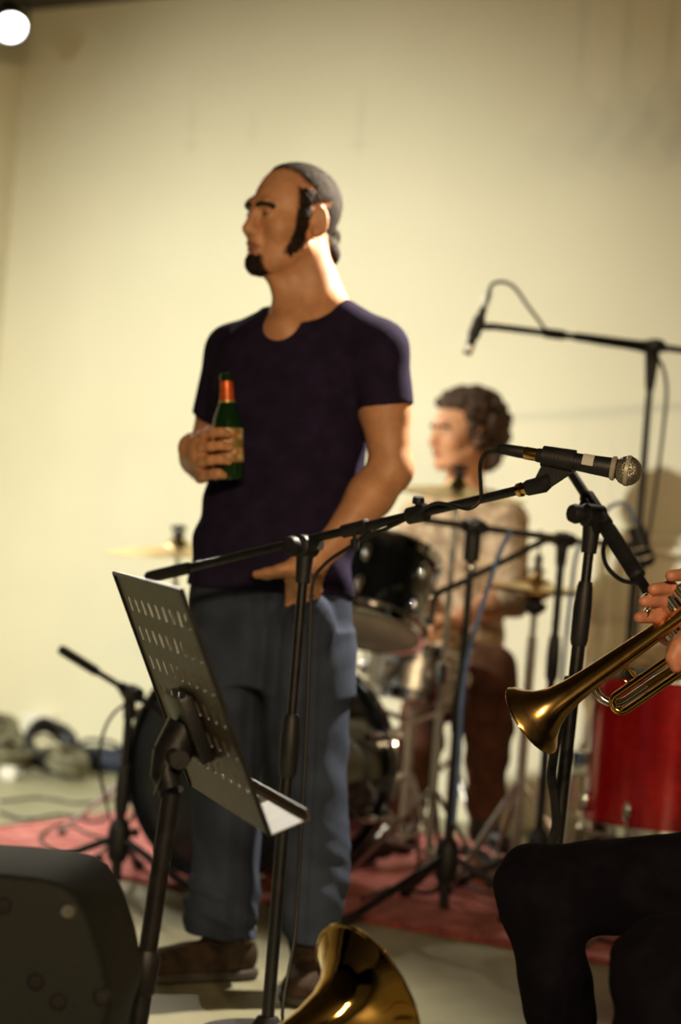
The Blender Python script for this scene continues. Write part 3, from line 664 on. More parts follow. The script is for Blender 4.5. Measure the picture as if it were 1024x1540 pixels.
# ================================================================== DRUM KIT
def drum(name, label, c, axis, R, depth, shell, top, bottom, nl, hoop=M_chrome, hoop_w=.018, hoop_h=.03, lug_len=.05, rot=0.0, hole=False, cat='drum', xdir=None, spin=None):
    """c: centre of the shell, axis: toward the struck (or front) head"""
    c = Vector(c); x, y, z = frame(axis, xdir)
    corners = [c+z*s*depth/2+(x*math.cos(a)+y*math.sin(a))*R for s in (-1, 1) for a in (0, 1.57, 3.14, 4.71)]
    t = thing(name, label, cat, V(c.x, c.y, min(p.z for p in corners)))
    MB().lathe([(R, -depth/2), (R, depth/2), (R-.008, depth/2), (R-.008, -depth/2)], c, z, 56, closed=True).build('shell', shell, t)
    for s, mt, nm in ((1, top, 'batter_head'), (-1, bottom, 'resonant_head')):
        MB().lathe([(R+.003, -.004), (R+.003, .004), (R-.004, .008), (0, .008), (0, .004), (R-.008, -.004)], c+z*s*depth/2, z*s, 56).build(nm, mt, t)
        MB().lathe([(R+.002, -hoop_h*.55), (R+.002+hoop_w, -hoop_h*.55), (R+.002+hoop_w, -hoop_h*.45), (R+.006, -hoop_h*.4), (R+.006, hoop_h*.4), (R+hoop_w*.8, hoop_h*.48), (R+hoop_w*.7, hoop_h*.55), (R+.001, hoop_h*.5)], c+z*s*depth/2, z*s, 56, closed=True).build('hoop', hoop, t)
    for k in range(nl):
        a = rot+2*math.pi*k/nl; e = x*math.cos(a)+y*math.sin(a); tng = z.cross(e)
        for s in (1, -1):
            zz = s*(depth/2-lug_len*1.15) if depth > .2 else 0
            if s == -1 and depth <= .2: continue
            lg = MB().ball(c+z*zz+e*(R+.010), (.014, .012, lug_len*.55), 12, 8, (e, tng, z)).build('lug', M_chrome, t)
        for s in (1, -1):
            rd = MB().cyl(c+e*(R+.013)+z*s*(depth/2-lug_len*1.0 if depth > .2 else 0), c+e*(R+.013)+z*s*(depth/2+hoop_h*.35), .0035, seg=8); rd.ball(c+e*(R+.013)+z*s*(depth/2+hoop_h*.4), .007, 8, 6)
            rd.build('tension_rod', M_chrome, t)
    return t, x, y, z

KF = V(-.57, -.82, 0).normalized(); KL = V(-KF.y, KF.x, 0)*-1       # where the kit faces; the drummer's left
if KL.x < 0: KL = -KL
RB = .285; bc = P(392, 1190, 6.52); bc.z = RB+.028
bt, bx, by, bz = drum('bass_drum', 'large black bass drum behind the standing man', bc, KF, RB, .40, M_drumblack, M_headblack, M_headwhite, 8, hoop=M_drumblack, hoop_w=.014, hoop_h=.045, lug_len=.055, rot=.39)
for s in (-1, 1):
    b0 = bc+KF*.12+KL*s*(RB*.93)-UP*.09
    MB().tube([b0, V(0, 0, 0)+bc+KF*.2+KL*s*(RB+.1)+UP*(-bc.z+.02)], .009, 10).build('spur', M_chrome, bt)
    MB().ball(bc+KF*.2+KL*s*(RB+.1)+UP*(-bc.z+.02), .014, 10, 8).build('spur_tip', M_rubber, bt)
    MB().box(b0, .05, .03, .06, (KF, KL, UP), .008).build('spur_bracket', M_chrome, bt)
for k in range(8):
    a = .39+2*math.pi*k/8; e = bx*math.cos(a)+by*math.sin(a)
    for s in (1, -1): MB().box(bc+bz*s*.2+e*(RB+.022), .022, .03, .06, (e, bz.cross(e), bz), .006).build('claw_hook', M_chrome, bt)
# toms
tc1 = P(562, 888, 6.42)
tom, tx, ty, tz = drum('rack_tom', 'glossy black tom with chrome rims mounted high beside the standing man', tc1, (UP*.86-KF*.42-V(.1, 0, 0)), .15, .205, M_drumblack, M_headwhite, M_headwhite, 6, rot=.3)
arm = MB().tube(catmull([bc+UP*RB*.98-KF*.02, bc+UP*(RB+.12)+KL*.02, tc1-tz*.03-KL*.16+KF*.02], 6), .0125, 12); arm.build('tom_arm', M_chrome, bt)
MB().box(bc+UP*(RB+.002), .07, .06, .03, (KF, KL, UP), .006).build('tom_mount', M_chrome, bt)
# snare with stand
sc = P(624, 1012, 6.74)
drum('snare_drum', 'chrome snare drum in front of the drummer\'s knees', sc, (UP+KF*-.1), .14, .125, M_steel, M_headwhite, M_headwhite, 8, rot=.2, lug_len=.045)
ss = thing('snare_stand', 'chrome snare stand with crossed braces under the snare drum', 'drum stand', V(sc.x, sc.y, 0))
sb_ = V(sc.x, sc.y, 0)
MB().cyl(sb_+UP*.1, sc-UP*.1, .012, seg=12).build('pole', M_steel, ss)
for k in range(3):
    a = 1.2+2.094*k; e = V(math.cos(a), math.sin(a), 0)
    MB().tube([sc-UP*.14, sc-UP*.09+e*.15, sc-UP*.055+e*.168, sc-UP*.03+e*.168], .008, 10).build('basket_arm', M_steel, ss)
    lg = MB().tube([sb_+UP*.3+e*.015, sb_+UP*.1+e*.14, sb_+UP*.02+e*.18], .009, 10).build('leg', M_steel, ss)
    MB().ball(sb_+UP*.014+e*.18, .014, 10, 8).build('rubber_foot', M_rubber, lg)
    MB().tube([sb_+UP*.12+e*.012, sb_+UP*.15+e*.10], .006, 8).build('brace', M_steel, ss)
# floor tom (red)
fc = P(1003, 1128, 6.3)
ft, fx, fy, fz = drum('floor_tom', 'red pearl floor tom with chrome lugs at the wall', fc, UP, .205, .41, M_red, M_headwhite, M_headwhite, 8, rot=.23, lug_len=.05)
for k in range(3):
    a = .75+2.094*k; e = V(math.cos(a), math.sin(a), 0); b0 = V(fc.x, fc.y, 0)+e*.245
    lg = MB().tube([b0+UP*.42, b0+UP*.1, b0+e*.04+UP*.02], .007, 10).build('leg', M_chrome, ft)
    MB().ball(b0+e*.04+UP*.016, .016, 10, 8).build('rubber_foot', M_rubber, lg)
    MB().box(V(fc.x, fc.y, fc.z-.06)+e*.225, .05, .035, .07, (e, UP.cross(e), UP), .008).build('leg_bracket', M_chrome, ft)
# bits lying on the red drum
F = Field((fc.x-.25, fc.y-.25, fc.z+.18), (fc.x+.25, fc.y+.25, fc.z+.34), .006)
F.ell(fc+V(-.09, -.03, .235), (.085, .06, .03), k=.03).ell(fc+V(-.01, -.02, .24), (.07, .07, .035), k=.03).ell(fc+V(.06, .04, .23), (.08, .06, .025), k=.03)
F.wave(.005, lambda X, Y, Z: np.sin(X*70+Y*30)*np.sin(Y*80-X*20)); F.cut(fc+V(0, 0, .2135), (0, 0, -1))
tag(F.build('towel', mat('sand_towel', (.5, .38, .22), .95, 0, .2, 30, .5, 250)), 'crumpled sand-coloured towel lying on the red floor tom', 'towel')

# cymbals
def cymbal(name, label, c, n, R, group=None, dome=.16):
    c = Vector(c); n = Vector(n).normalized()
    prof = [(R, -.012), (R*.75, -.002), (R*.45, .006), (R*.2, .010), (R*dome, .014), (R*.12, .026), (R*.06, .034), (.006, .036)]
    prof = prof+[(r, h-.0022) for r, h in prof[::-1]]
    o = MB().lathe(prof, c, n, 56, closed=True).build(name, M_cymbal); return tag(o, label, 'cymbal', group)
def cymbal_stand(label, base, c, n, R0=.0115, leg_r=.28, rot=0.2, hub=.28):
    base = V(base.x, base.y, 0); c = Vector(c); n = Vector(n).normalized(); t = thing('cymbal_stand', label, 'cymbal stand', base)
    j = V(base.x, base.y, c.z-.1)
    MB().cyl(base+UP*.08, base+UP*(c.z*.55), R0, seg=12).build('lower_tube', M_steel, t)
    MB().cyl(base+UP*(c.z*.5), j, R0*.75, seg=12).build('upper_tube', M_steel, t)
    MB().lathe([(R0, -.03), (R0*1.6, -.025), (R0*1.6, .025), (R0*.8, .03)], base+UP*(c.z*.55), UP, 14).build('height_clutch', M_chrome, t)
    MB().tube([j, c-n*.02, c+n*.07], [.008, .006, .004], 10).build('tilter', M_steel, t)
    MB().lathe([(.018, -.018), (.02, -.012), (.02, .006), (.012, .008)], c-n*.008+n*.012, n, 16).build('lower_felt', M_rubber, t)
    q = MB().lathe([(.018, .036), (.018, .048), (.008, .05), (.009, .07), (0, .072)], c, n, 14)
    q.box(c+n*.062, .045, .006, .014, frame(n), .002); q.build('wing_nut', M_blackp, t)
    for k in range(3):
        a = rot+2.094*k; e = V(math.cos(a), math.sin(a), 0)
        lg = MB().tube([base+UP*hub+e*.012, base+UP*.02+e*leg_r], .008, 10).build('leg', M_steel, t)
        MB().ball(base+UP*.014+e*leg_r, .014, 10, 8).build('rubber_foot', M_rubber, lg)
        MB().tube([base+UP*(.12)+e*.012, base+UP*(.02+(hub-.02)*.45)+e*leg_r*.55], .005, 8).build('brace', M_steel, t)
    return t
cc1 = P(268, 826, 7.0); n1 = UP+V(-.06, -.03, 0)
cymbal('crash_cymbal', 'bright bronze crash cymbal out past the standing man\'s bottle arm', cc1, n1, .215)
cymbal_stand('chrome stand under the crash cymbal beside the standing man', cc1, cc1, n1, rot=.9)
cc2 = P(688, 738, 6.5); n2 = UP+V(.03, -.06, 0)
cymbal('ride_cymbal', 'wide bronze ride cymbal level with the drummer\'s chin', cc2, n2, .19)
cymbal_stand('chrome stand under the ride cymbal in front of the drummer', cc2, cc2, n2, rot=.7, leg_r=.24)
hc = P(806, 888, 6.68)
cymbal('hi_hat_cymbal', 'upper bronze hi-hat cymbal beside the drummer, domed side up', hc+UP*.012, UP+V(.0, -.03, 0), .152, dome=.28)
hb_ = cymbal('hi_hat_cymbal', 'lower bronze hi-hat cymbal beside the drummer, domed side down', hc-UP*.004, -UP+V(.0, .03, 0), .152, dome=.28)
hs = thing('hi_hat_stand', 'chrome hi-hat stand with pedal beside the drummer', 'cymbal stand', V(hc.x, hc.y, 0)); h0 = V(hc.x, hc.y, 0)
MB().cyl(h0+UP*.03, h0+UP*(hc.z-.13), .014, seg=14).build('lower_tube', M_steel, hs)
MB().cyl(h0+UP*(hc.z-.15), h0+UP*(hc.z-.045), .0095, seg=12).build('upper_tube', M_steel, hs)
MB().lathe([(.012, -.07), (.03, -.055), (.034, -.045), (.034, -.035), (.01, -.03)], hc, UP, 20).build('seat_cup', M_blackp, hs)
MB().cyl(hc-UP*.05, hc+UP*.17, .0035, seg=8).build('pull_rod', M_chrome, hs)
MB().lathe([(.02, .045), (.022, .05), (.022, .06), (.013, .064), (.013, .1), (.008, .102)], hc, UP, 16).build('clutch', M_chrome, hs)
for k in range(3):
    a = -.35+2.094*k; e = V(math.cos(a), math.sin(a), 0); lg = MB().tube([h0+UP*.3+e*.014, h0+UP*.02+e*.24], .009, 10).build('leg', M_steel, hs); MB().ball(h0+UP*.014+e*.24, .014, 10, 8).build('rubber_foot', M_rubber, lg)
pe = V(-.35, .93, 0).normalized()
MB().box(h0+pe*.15+UP*.05, .26, .075, .012, (Vector((pe.x, pe.y, .16)).normalized(), Vector((-pe.y, pe.x, 0)), Vector((-pe.x*.16, -pe.y*.16, 1)).normalized()), .004).build('footboard', M_steel, hs)
MB().box(h0+pe*.15+UP*.017, .28, .06, .012, (pe, V(-pe.y, pe.x, 0), UP), .004).build('pedal_base', M_blackp, hs)
# bass pedal
pd0 = bc-KF*.27; pd0 = V(pd0.x, pd0.y, 0); pd = thing('bass_drum_pedal', 'chrome bass drum pedal behind the bass drum', 'pedal', pd0)
MB().box(pd0-KF*.13+UP*.018, .3, .07, .014, (-KF, KL, UP), .004).build('pedal_base', M_blackp, pd)
MB().box(pd0-KF*.14+UP*.055, .26, .075, .012, ((-KF-UP*.2).normalized(), KL, (UP-KF*.2).normalized()), .004).build('footboard', M_steel, pd)
for s in (-1, 1): MB().cyl(pd0+KL*.055*s+UP*.015, pd0+KL*.045*s+UP*.22, .009, seg=10).build('post', M_steel, pd)
MB().cyl(pd0-KL*.06+UP*.21, pd0+KL*.06+UP*.21, .007, seg=10).build('axle', M_chrome, pd)
MB().cyl(pd0+UP*.21, pd0+UP*.36-KF*.03, .004, seg=8).build('beater_rod', M_chrome, pd)
MB().ball(pd0+UP*.37-KF*.03, (.03, .022, .024), 14, 10).build('beater', M_headwhite, pd)

# ================================================================== MUSIC STAND
A_, B_, = P(173, 847, 3.66), P(272, 905, 3.17)
C_, D_ = P(297, 1168, 3.66), P(413, 1279, 3.17)
A_.z = B_.z = (A_.z+B_.z)/2; u_ = (B_-A_).normalized(); v_ = ((C_-A_)+(D_-B_)); v_ = (v_-u_*v_.dot(u_)).normalized()
Wd, Hd = (B_-A_).length, ((C_-A_).length+(D_-B_).length)/2
n_ = v_.cross(u_).normalized()
if n_.x < 0: n_ = -n_                                   # reading side, away toward the trumpet player
foot = P(203, 1560, 3.42); hd0 = A_+u_*Wd*.5+v_*Hd*.62
post_top = P(258, 1192, 3.40); pdv = (post_top-foot).normalized(); foot = foot-pdv*(foot.z/pdv.z)
ms = thing('music_stand', 'black music stand with slotted desk turned toward the trumpet player', 'music stand', V(foot.x, foot.y, 0))
cols = [0]; ns = 9
for i in range(ns):
    c = Wd*(.09+.82*i/(ns-1)); cols += [c-.0065, c+.0065]
cols.append(Wd); rows = [0]
for i in range(6):
    r0 = Hd*(.105+.135*i); rows += [r0, r0+Hd*.062]
rows.append(Hd)
mbd = MB(); nc, nr = len(cols), len(rows); th = .0016; vs = []
def cornercut(c, r):
    return c, r
for side in (0, 1):
    for r in rows:
        for c in cols: vs.append(A_+u_*c+v_*r+n_*(th*side))
fs = []; cell = {}
for r in range(nr-1):
    for c in range(nc-1): cell[r, c] = not (r % 2 == 1 and c % 2 == 1)
N1 = nc*nr
def vid(r, c, s): return s*N1+r*nc+c
for (r, c), full in cell.items():
    if not full: continue
    fs += [(vid(r, c, 0), vid(r, c+1, 0), vid(r+1, c+1, 0), vid(r+1, c, 0)), (vid(r, c, 1), vid(r+1, c, 1), vid(r+1, c+1, 1), vid(r, c+1, 1))]
    for (a, b, nb) in (((r, c), (r, c+1), (r-1, c)), ((r, c+1), (r+1, c+1), (r, c+1)), ((r+1, c+1), (r+1, c), (r+1, c)), ((r+1, c), (r, c), (r, c-1))):
        if not cell.get(nb, False): fs.append((vid(*a, 0), vid(*b, 0), vid(*b, 1), vid(*a, 1)))
M_desk = mat('olive_black_enamel', (.125, .10, .062), .42, .3, .12, 30, .05, 200)
mbd.add(vs, fs).build('desk', M_desk, ms, smooth=False)
rim = MB()                                                  # folded rim round the desk
for a, b in ((A_, B_), (B_, B_+v_*Hd), (A_, A_+v_*Hd)): rim.tube([a, b], .0035, 8)
rim.build('desk_rim', M_black, ms)
t0 = A_+v_*Hd; t1 = B_+v_*Hd
tr = MB(); tr.prism([t0, t1, t1+n_*.058, t0+n_*.058], v_*.0018); tr.prism([t0+n_*.058, t1+n_*.058, t1+n_*.058-v_*.014, t0+n_*.058-v_*.014], n_*.0018); tr.build('tray', M_desk, ms, smooth=False)
MB().prism([t0+u_*Wd*.52-v_*.0006, t0+u_*Wd*.6-v_*.0006, t0+u_*Wd*.6+n_*.056-v_*.0006, t0+u_*Wd*.52+n_*.056-v_*.0006], v_*.0005).build('tray_strap', mat('brown_strap', (.1, .06, .03), .7), ms, smooth=False)
br = MB(); br.box(hd0-n_*.012, .12, .1, .022, (u_, v_, n_), .004); br.tube([hd0-n_*.015, hd0-n_*.05+v_*.03], [.03, .028], 14); br.build('desk_bracket', M_black, ms)
br2 = MB(); hk = hd0-n_*.05+v_*.03; br2.tube([hk, hk.lerp(post_top, .5)-n_*.01, post_top], [.028, .021, .018], 14); br2.cyl(hk-u_*.06, hk+u_*.06, .014, seg=12); br2.build('tilt_neck', M_black, ms)
MB().cyl(foot+pdv*.1, post_top, .0135, seg=16).build('post', M_black, ms)
cz = P(206, 1455, 3.42); k0 = foot+pdv*((cz-foot).dot(pdv))
MB().cyl(foot+pdv*.1, k0, .0155, seg=16).build('outer_tube', M_black, ms)
cm = MB().lathe([(.0155, -.035), (.019, -.03), (.02, .02), (.015, .03)], k0, pdv, 16); fknob(cm, k0-V(.016, .008, 0), V(-.8, -.3, 0), .011, .022); cm.build('height_collar', M_blackp, ms)
for k in range(3):
    a = -.95+2.094*k; e = V(math.cos(a), math.sin(a), 0); f0 = V(foot.x, foot.y, 0)
    lg = MB().tube([foot+pdv*.13+e*.012, f0+e*.27+UP*.016], .009, 10).build('leg', M_black, ms); MB().ball(f0+e*.27+UP*.014, .014, 10, 8).build('rubber_foot', M_rubber, lg)
MB().tube([hk-n_*.01+u_*.02, P(232, 1195, 3.35)], .0014, 6).build('tension_wire', M_steel, ms)

# ================================================================== MONITOR SPEAKER
spd = 3.05
prof = [(-120, 1306), (-60, 1311), (0, 1315), (55, 1321), (88, 1329), (110, 1343), (128, 1370), (143, 1407), (155, 1447), (163, 1490), (166, 1512), (163, 1532), (150, 1570), (120, 1700), (105, 1760)]
pp = [P(a, b, spd) for a, b in prof]; pp += [V(pp[-1].x, spd, .02), V(pp[0].x-.05, spd, .02), V(pp[0].x-.05, spd, pp[0].z)]
pp = [V(p.x, spd, p.z) for p in pp]
sp = thing('monitor_speaker', 'black stage speaker with rounded corner standing below the music stand', 'speaker', V(-.48, spd+.2, 0))
bm = bmesh.new(); fv = [bm.verts.new(p) for p in pp]; bv = [bm.verts.new(p+V(.02, .27, 0)) for p in pp]; n = len(pp)
bm.faces.new(fv); bm.faces.new(bv[::-1])
for i in range(n): bm.faces.new((fv[i], fv[(i+1) % n], bv[(i+1) % n], bv[i]))
bmesh.ops.recalc_face_normals(bm, faces=bm.faces[:])
edges = [e for e in bm.edges if len({v.co.y < spd+.1 for v in e.verts}) == 1]
bmesh.ops.bevel(bm, geom=edges, offset=.012, segments=3, affect='EDGES', profile=.5)
me = bpy.data.meshes.new('cabinet'); bm.to_mesh(me); bm.free(); finish('cabinet', me, M_speaker, sp, angle=50)
for a, b in ((102, 1370), (54, 1476), (153, 1499), (88, 1506), (5, 1362)):
    q = P(a, b, spd); MB().lathe([(.011, -.004), (.011, .002), (.008, .005), (.004, .005), (.003, .003), (0, .003)], V(q.x, spd, q.z), V(0, -1, 0), 16).build('screw', M_steel if a in (102,) else M_black, sp)
for x_ in (-.72, -.36):
    for y_ in (.05, .22): MB().lathe([(.022, 0), (.024, .01), (.024, .022)], V(x_, spd+y_, 0), UP, 14).build('rubber_foot', M_rubber, sp)

# ================================================================== PEOPLE
def loc_axes(fwd, up=(0, 0, 1)):
    f = Vector(fwd).normalized(); u = Vector(up); u = (u-f*u.dot(f)).normalized(); return f, u.cross(f), u
class Head:
    """head in its own frame: x toward the face, y to the person's left, z up"""
    def __init__(s, c, fwd, up=(0, 0, 1), sc=1.0): s.c = Vector(c); s.ax = loc_axes(fwd, up); s.sc = sc
    def p(s, x, y, z): return s.c+(s.ax[0]*x+s.ax[1]*y+s.ax[2]*z)*s.sc
    def add(s, F, ears=True):
        k = s.sc; e = lambda c, r, kk=.012, ax=None, sub=False: F.ell(s.p(*c), tuple(v*k for v in r), ax or s.ax, kk, sub)
        c_ = lambda a, b, r1, r2, kk=.01, sub=False: F.cone(s.p(*a), s.p(*b), r1*k, r2*k, kk, sub)
        e((-.014, 0, .040), (.098, .075, .083), .02)
        e((.020, 0, .0), (.072, .067, .100), .02)
        e((.030, 0, -.068), (.060, .060, .046), .02)
        e((.074, 0, -.101), (.022, .026, .020), .018)
        for y in (-1, 1):
            e((.054, .042*y, -.022), (.030, .026, .028), .02)
            c_((.0, .056*y, -.055), (.055, .034*y, -.096), .016, .014, .02)
        c_((.086, -.030, .026), (.086, .030, .026), .013, .013, .014)
        for y in (-1, 1): e((.104, .031*y, .004), (.020, .017, .011), .012, None, True)
        c_((.090, 0, .016), (.110, 0, -.030), .008, .0125, .010)
        for y in (-1, 1): e((.100, .0125*y, -.035), (.012, .0085, .009), .006)
        for y in (-1, 1): e((.079, .031*y, .003), (.0135, .0145, .0115), .004)
        e((.088, 0, -.050), (.014, .022, .014), .012)
        e((.092, 0, -.0605), (.0105, .024, .0058), .006)
        e((.090, 0, -.0725), (.0105, .021, .0065), .006)
        e((.104, 0, -.066), (.010, .026, .0022), .003, None, True)
        if ears:
            for y in (-1, 1):
                f, l, u = s.ax; a1 = (l*y*.55-f*.83).normalized(); tilt = (u-f*.2).normalized(); a2 = tilt.cross(a1).normalized(); tilt = a1.cross(a2)
                F.ell(s.p(-.020, .077*y, .0), (.019*k, .008*k, .033*k), (a1, a2, tilt), .006)
                F.ell(s.p(-.015, .086*y, .003), (.010*k, .007*k, .018*k), (a1, a2, tilt), .004, True)
                e((-.012, .076*y, -.024), (.010, .008, .012), .006)
    def local(s, F):
        X, Y, Z = F.ax[0][:, None, None]-s.c.x, F.ax[1][None, :, None]-s.c.y, F.ax[2][None, None, :]-s.c.z
        return tuple((X*a.x+Y*a.y+Z*a.z)/s.sc for a in s.ax)
    def hair(s, poly, grow, extra=None, h=.0032, noise=.0006, recede=.0, ylim=None):
        R = .17*s.sc; F = Field([s.c[i]-R for i in range(3)], [s.c[i]+R for i in range(3)], h); s.add(F, False)
        x, y, z = s.local(F); U = x+recede*np.abs(y)*np.clip((z-.03)/.04, 0, 1)+0*z
        PD = poly_sdf(U, z+0*x, poly)
        F.f = F.f-(grow*np.clip(-PD/.014, .12, 1)).astype(np.float32); F.f += (noise*(np.sin(x*420+y*150)*np.sin(z*390+y*210)+np.sin(y*460+z*130))).astype(np.float32)
        F.f = np.maximum(F.f, PD).astype(np.float32)
        if ylim: F.f = np.maximum(F.f, np.sqrt((y/ylim)**2+((z+.115)/.055)**2+0*x)*ylim-ylim).astype(np.float32)
        for yy in (-1, 1): F.ell(s.p(-.017, .082*yy, -.002), (.022*s.sc, .015*s.sc, .034*s.sc), s.ax, .004, True)
        if extra: extra(F)
        return F
    def hair_obj(s, name, F, material, parent, poly, recede=.0, ylim=None, soft=.016):
        me = F.mesh(name); n = len(me.vertices); co = np.empty(n*3, np.float32); me.vertices.foreach_get('co', co); co = co.reshape(-1, 3)-np.array(s.c, np.float32)
        x, y, z = (co@np.array(a, np.float32)/s.sc for a in s.ax)
        d = poly_sdf(x+recede*np.abs(y)*np.clip((z-.03)/.04, 0, 1), z, poly)
        if ylim: d = np.maximum(d, np.sqrt((y/ylim)**2+((z+.115)/.055)**2)*ylim-ylim)
        at = me.attributes.new('hair_cover', 'FLOAT', 'POINT'); at.data.foreach_set('value', np.clip(-d/soft, 0, 1).astype(np.float32))
        return finish(name, me, material, parent, None, True, None)
    def paint(s, me):
        """lips and eyes as material slots 1 and 2"""
        n = len(me.polygons); ce = np.empty(n*3, np.float32); me.polygons.foreach_get('center', ce); ce = ce.reshape(-1, 3)-np.array(s.c)
        L = [ce@np.array(a, np.float32)/s.sc for a in s.ax]; mi = np.zeros(n, np.int32)
        lip = (L[0] > .08) & (np.abs(L[1]) < .023) & (((L[2]+.0665)/.0115)**2+(L[1]/.023)**2 < 1); mi[lip] = 1
        for y in (-.031, .031):
            eye = (L[0] > .07) & (((L[2]-.003)/.0042)**2+((L[1]-y)/.0125)**2 < 1); mi[eye] = 2
        me.polygons.foreach_set('material_index', mi)
    def brows(s, parent, material, r=.0052):
        for y in (-1, 1):
            MB().tube(catmull([s.p(.0985, .011*y, .021), s.p(.098, .026*y, .0245), s.p(.089, .042*y, .0225), s.p(.079, .050*y, .017)], 5), [r*s.sc]*15+[r*.5*s.sc], 8).build('eyebrow', material, parent)
            MB().ball(s.p(.0895, .031*y, .003), (.004*s.sc, .0055*s.sc, .0045*s.sc), 10, 8, s.ax).build('iris', M_iris, parent)

def keys_from(rows, yaw, b_scale=1.0):
    """rows: (photo y, left x, right x, half-depth, depth) -> loft keys, sections turned by yaw"""
    out = []; c, s_ = math.cos(yaw), math.sin(yaw)
    for py, l, r, b, d in rows:
        p = P((l+r)/2, py, d); w_ = (r-l)/2/(FPX/d); a = math.sqrt(max((w_*w_-(b*s_)**2), 1e-4))/c
        out.append((p.z, p.x, p.y, a, b))
    return sorted(out)
def fist(F, w_, f, n, s, k=.008):
    f, n, s = Vector(f).normalized(), Vector(n).normalized(), Vector(s).normalized()
    F.ell(w_+f*.05, (.052, .042, .019), (f, s, n), .015)
    for o in (.028, .0095, -.0095, -.027):
        b = w_+f*.085+s*o; F.chain([b-f*.03, b, b+f*.010+n*.034, b-f*.012+n*.048, b-f*.028+n*.03], [.012, .011, .0098, .009, .008], k)
    F.chain([w_+f*.02+s*.025, w_+f*.05+s*.042+n*.02, w_+f*.075+s*.03+n*.045, w_+f*.08+s*.008+n*.056], [.015, .013, .0115, .009], k)

# ------------------------------------------------------------------ the standing man
D0 = 5.12; YAW = math.radians(25); LM = V(math.cos(YAW), -math.sin(YAW), 0)
man = thing('person', 'man in dark navy t-shirt and jeans standing with a green bottle, hand in pocket', 'person', FL(345, 1466))
hm = Head(P(438, 333, 5.10), V(-.80, -.60, .0), V(.03, 0, 1))
torso = [(470, 395, 520, .075, 5.12), (500, 352, 566, .105, 5.12), (545, 326, 568, .125, 5.12), (600, 318, 556, .130, 5.11), (660, 318, 550, .128, 5.10), (720, 317, 546, .127, 5.10), (780, 301, 534, .130, 5.10), (830, 290, 529, .130, 5.10), (888, 283, 530, .130, 5.11)]
hips = [(880, 287, 527, .118, 5.11), (930, 281, 528, .124, 5.11), (985, 279, 528, .122, 5.11), (1030, 279, 527, .105, 5.11)]
legR = [(950, 284, 400, .095, 5.14), (1030, 279, 397, .095, 5.14), (1100, 283, 394, .090, 5.13), (1200, 289, 392, .080, 5.12), (1290, 291, 390, .076, 5.11), (1340, 283, 388, .074, 5.10), (1375, 275, 386, .075, 5.10), (1404, 279, 384, .072, 5.10)]
legL = [(950, 402, 526, .095, 5.05), (1030, 399, 526, .095, 5.05), (1100, 401, 523, .090, 5.05), (1200, 408, 522, .082, 5.04), (1290, 414, 526, .078, 5.03), (1345, 418, 522, .076, 5.02), (1385, 422, 510, .074, 5.02), (1418, 430, 500, .066, 5.01)]
KT, KH, KR, KLg = (keys_from(r, YAW) for r in (torso, hips, legR, legL))
nb = P(458, 455, 5.13)
RS, LS = P(352, 530, 5.21), P(569, 526, 5.02)
RE, RW = P(309, 694, 5.27), P(291, 674, 4.99)
LE, LW = P(588, 706, 5.00), P(500, 817, 4.95)
F = Field((-.52, 4.74, -.01), (.24, 5.46, 1.83), .0042)
F.loft(KT, LM, .03, -.014); F.loft(KH, LM, .03, -.014); F.loft(KR, LM, .03, -.016); F.loft(KLg, LM, .03, -.016)
F.cone(P(497, 470, 5.08), LS, .042, .052, .03); F.cone(P(418, 484, 5.16), RS, .033, .052, .03)
hm.add(F)
F.cone(hm.p(-.022, 0, -.05), nb, .060, .066, .02); F.cone(hm.p(-.03, 0, -.06), P(485, 468, 5.12), .05, .06, .03); F.cone(nb, P(432, 500, 5.06), .055, .05, .03)
F.cone(hm.p(.05, 0, -.085), P(440, 470, 5.08), .022, .02, .03)
F.chain([LS, LS.lerp(LE, .5), LE], [.053, .051, .043], .02); F.chain([LE, LE.lerp(LW, .35), LW], [.045, .047, .029], .02)
F.chain([RS, RS.lerp(RE, .5), RE], [.052, .047, .042], .02); F.chain([RE, RE.lerp(RW, .4), RW], [.043, .043, .030], .02)
# left hand, fingers in the pocket, thumb out
hx = P(459, 858, 4.935)
F.cone(LW, hx, .028, .031, .015)
hdir = (hx-LW).normalized(); hv = V(0, -1, 0); hs_ = hdir.cross(hv).normalized()
F.ell(hx+hdir*.005, (.045, .036, .02), (hdir, hs_, hv), .02)
F.chain([P(478, 836, 4.93), P(447, 848, 4.918), P(420, 859, 4.915), P(402, 863, 4.918), P(385, 864, 4.925)], [.016, .0155, .0125, .011, .0085], .01)
for i, (a, b) in enumerate(((438, 885), (450, 893), (463, 895), (475, 890))):
    F.chain([P(452+i*9, 858, 4.93), P(a, b, 4.95), P(a-3, b+30, 4.972), P(a-4, b+55, 4.985)], [.013, .0115, .0105, .009], .008)
# right hand round the bottle
bot_b, bot_t = P(344.5, 722, 4.945), P(340.5, 562, 4.955)
F.cone(RW, P(303, 678, 4.955), .029, .026, .015)
F.ell(P(303, 680, 4.952), (.024, .024, .042), (V(1, 0, 0), V(0, 1, 0), UP), .018)
for i, (y, x1, x2) in enumerate(((651, 306, 343), (671, 302, 346), (692, 302, 344), (713, 305, 336))):
    F.chain([P(x1-4, y+6, 4.955), P(x1+3, y+2, 4.925), P(x1+16, y, 4.904), P((x1+x2)/2+8, y-1, 4.897), P(x2, y+2, 4.905)], [.0125, .0115, .0105, .0098, .0085], .005)
F.chain([P(302, 665, 4.965), P(318, 650, 4.99), P(340, 640, 4.992), P(356, 637, 4.985)], [.015, .013, .0115, .009], .008)
me = F.mesh('body'); hm.paint(me)
body = finish('body', me, [M_skin, M_lip, M_eye], man, angle=None)
hm.brows(man, M_hair)
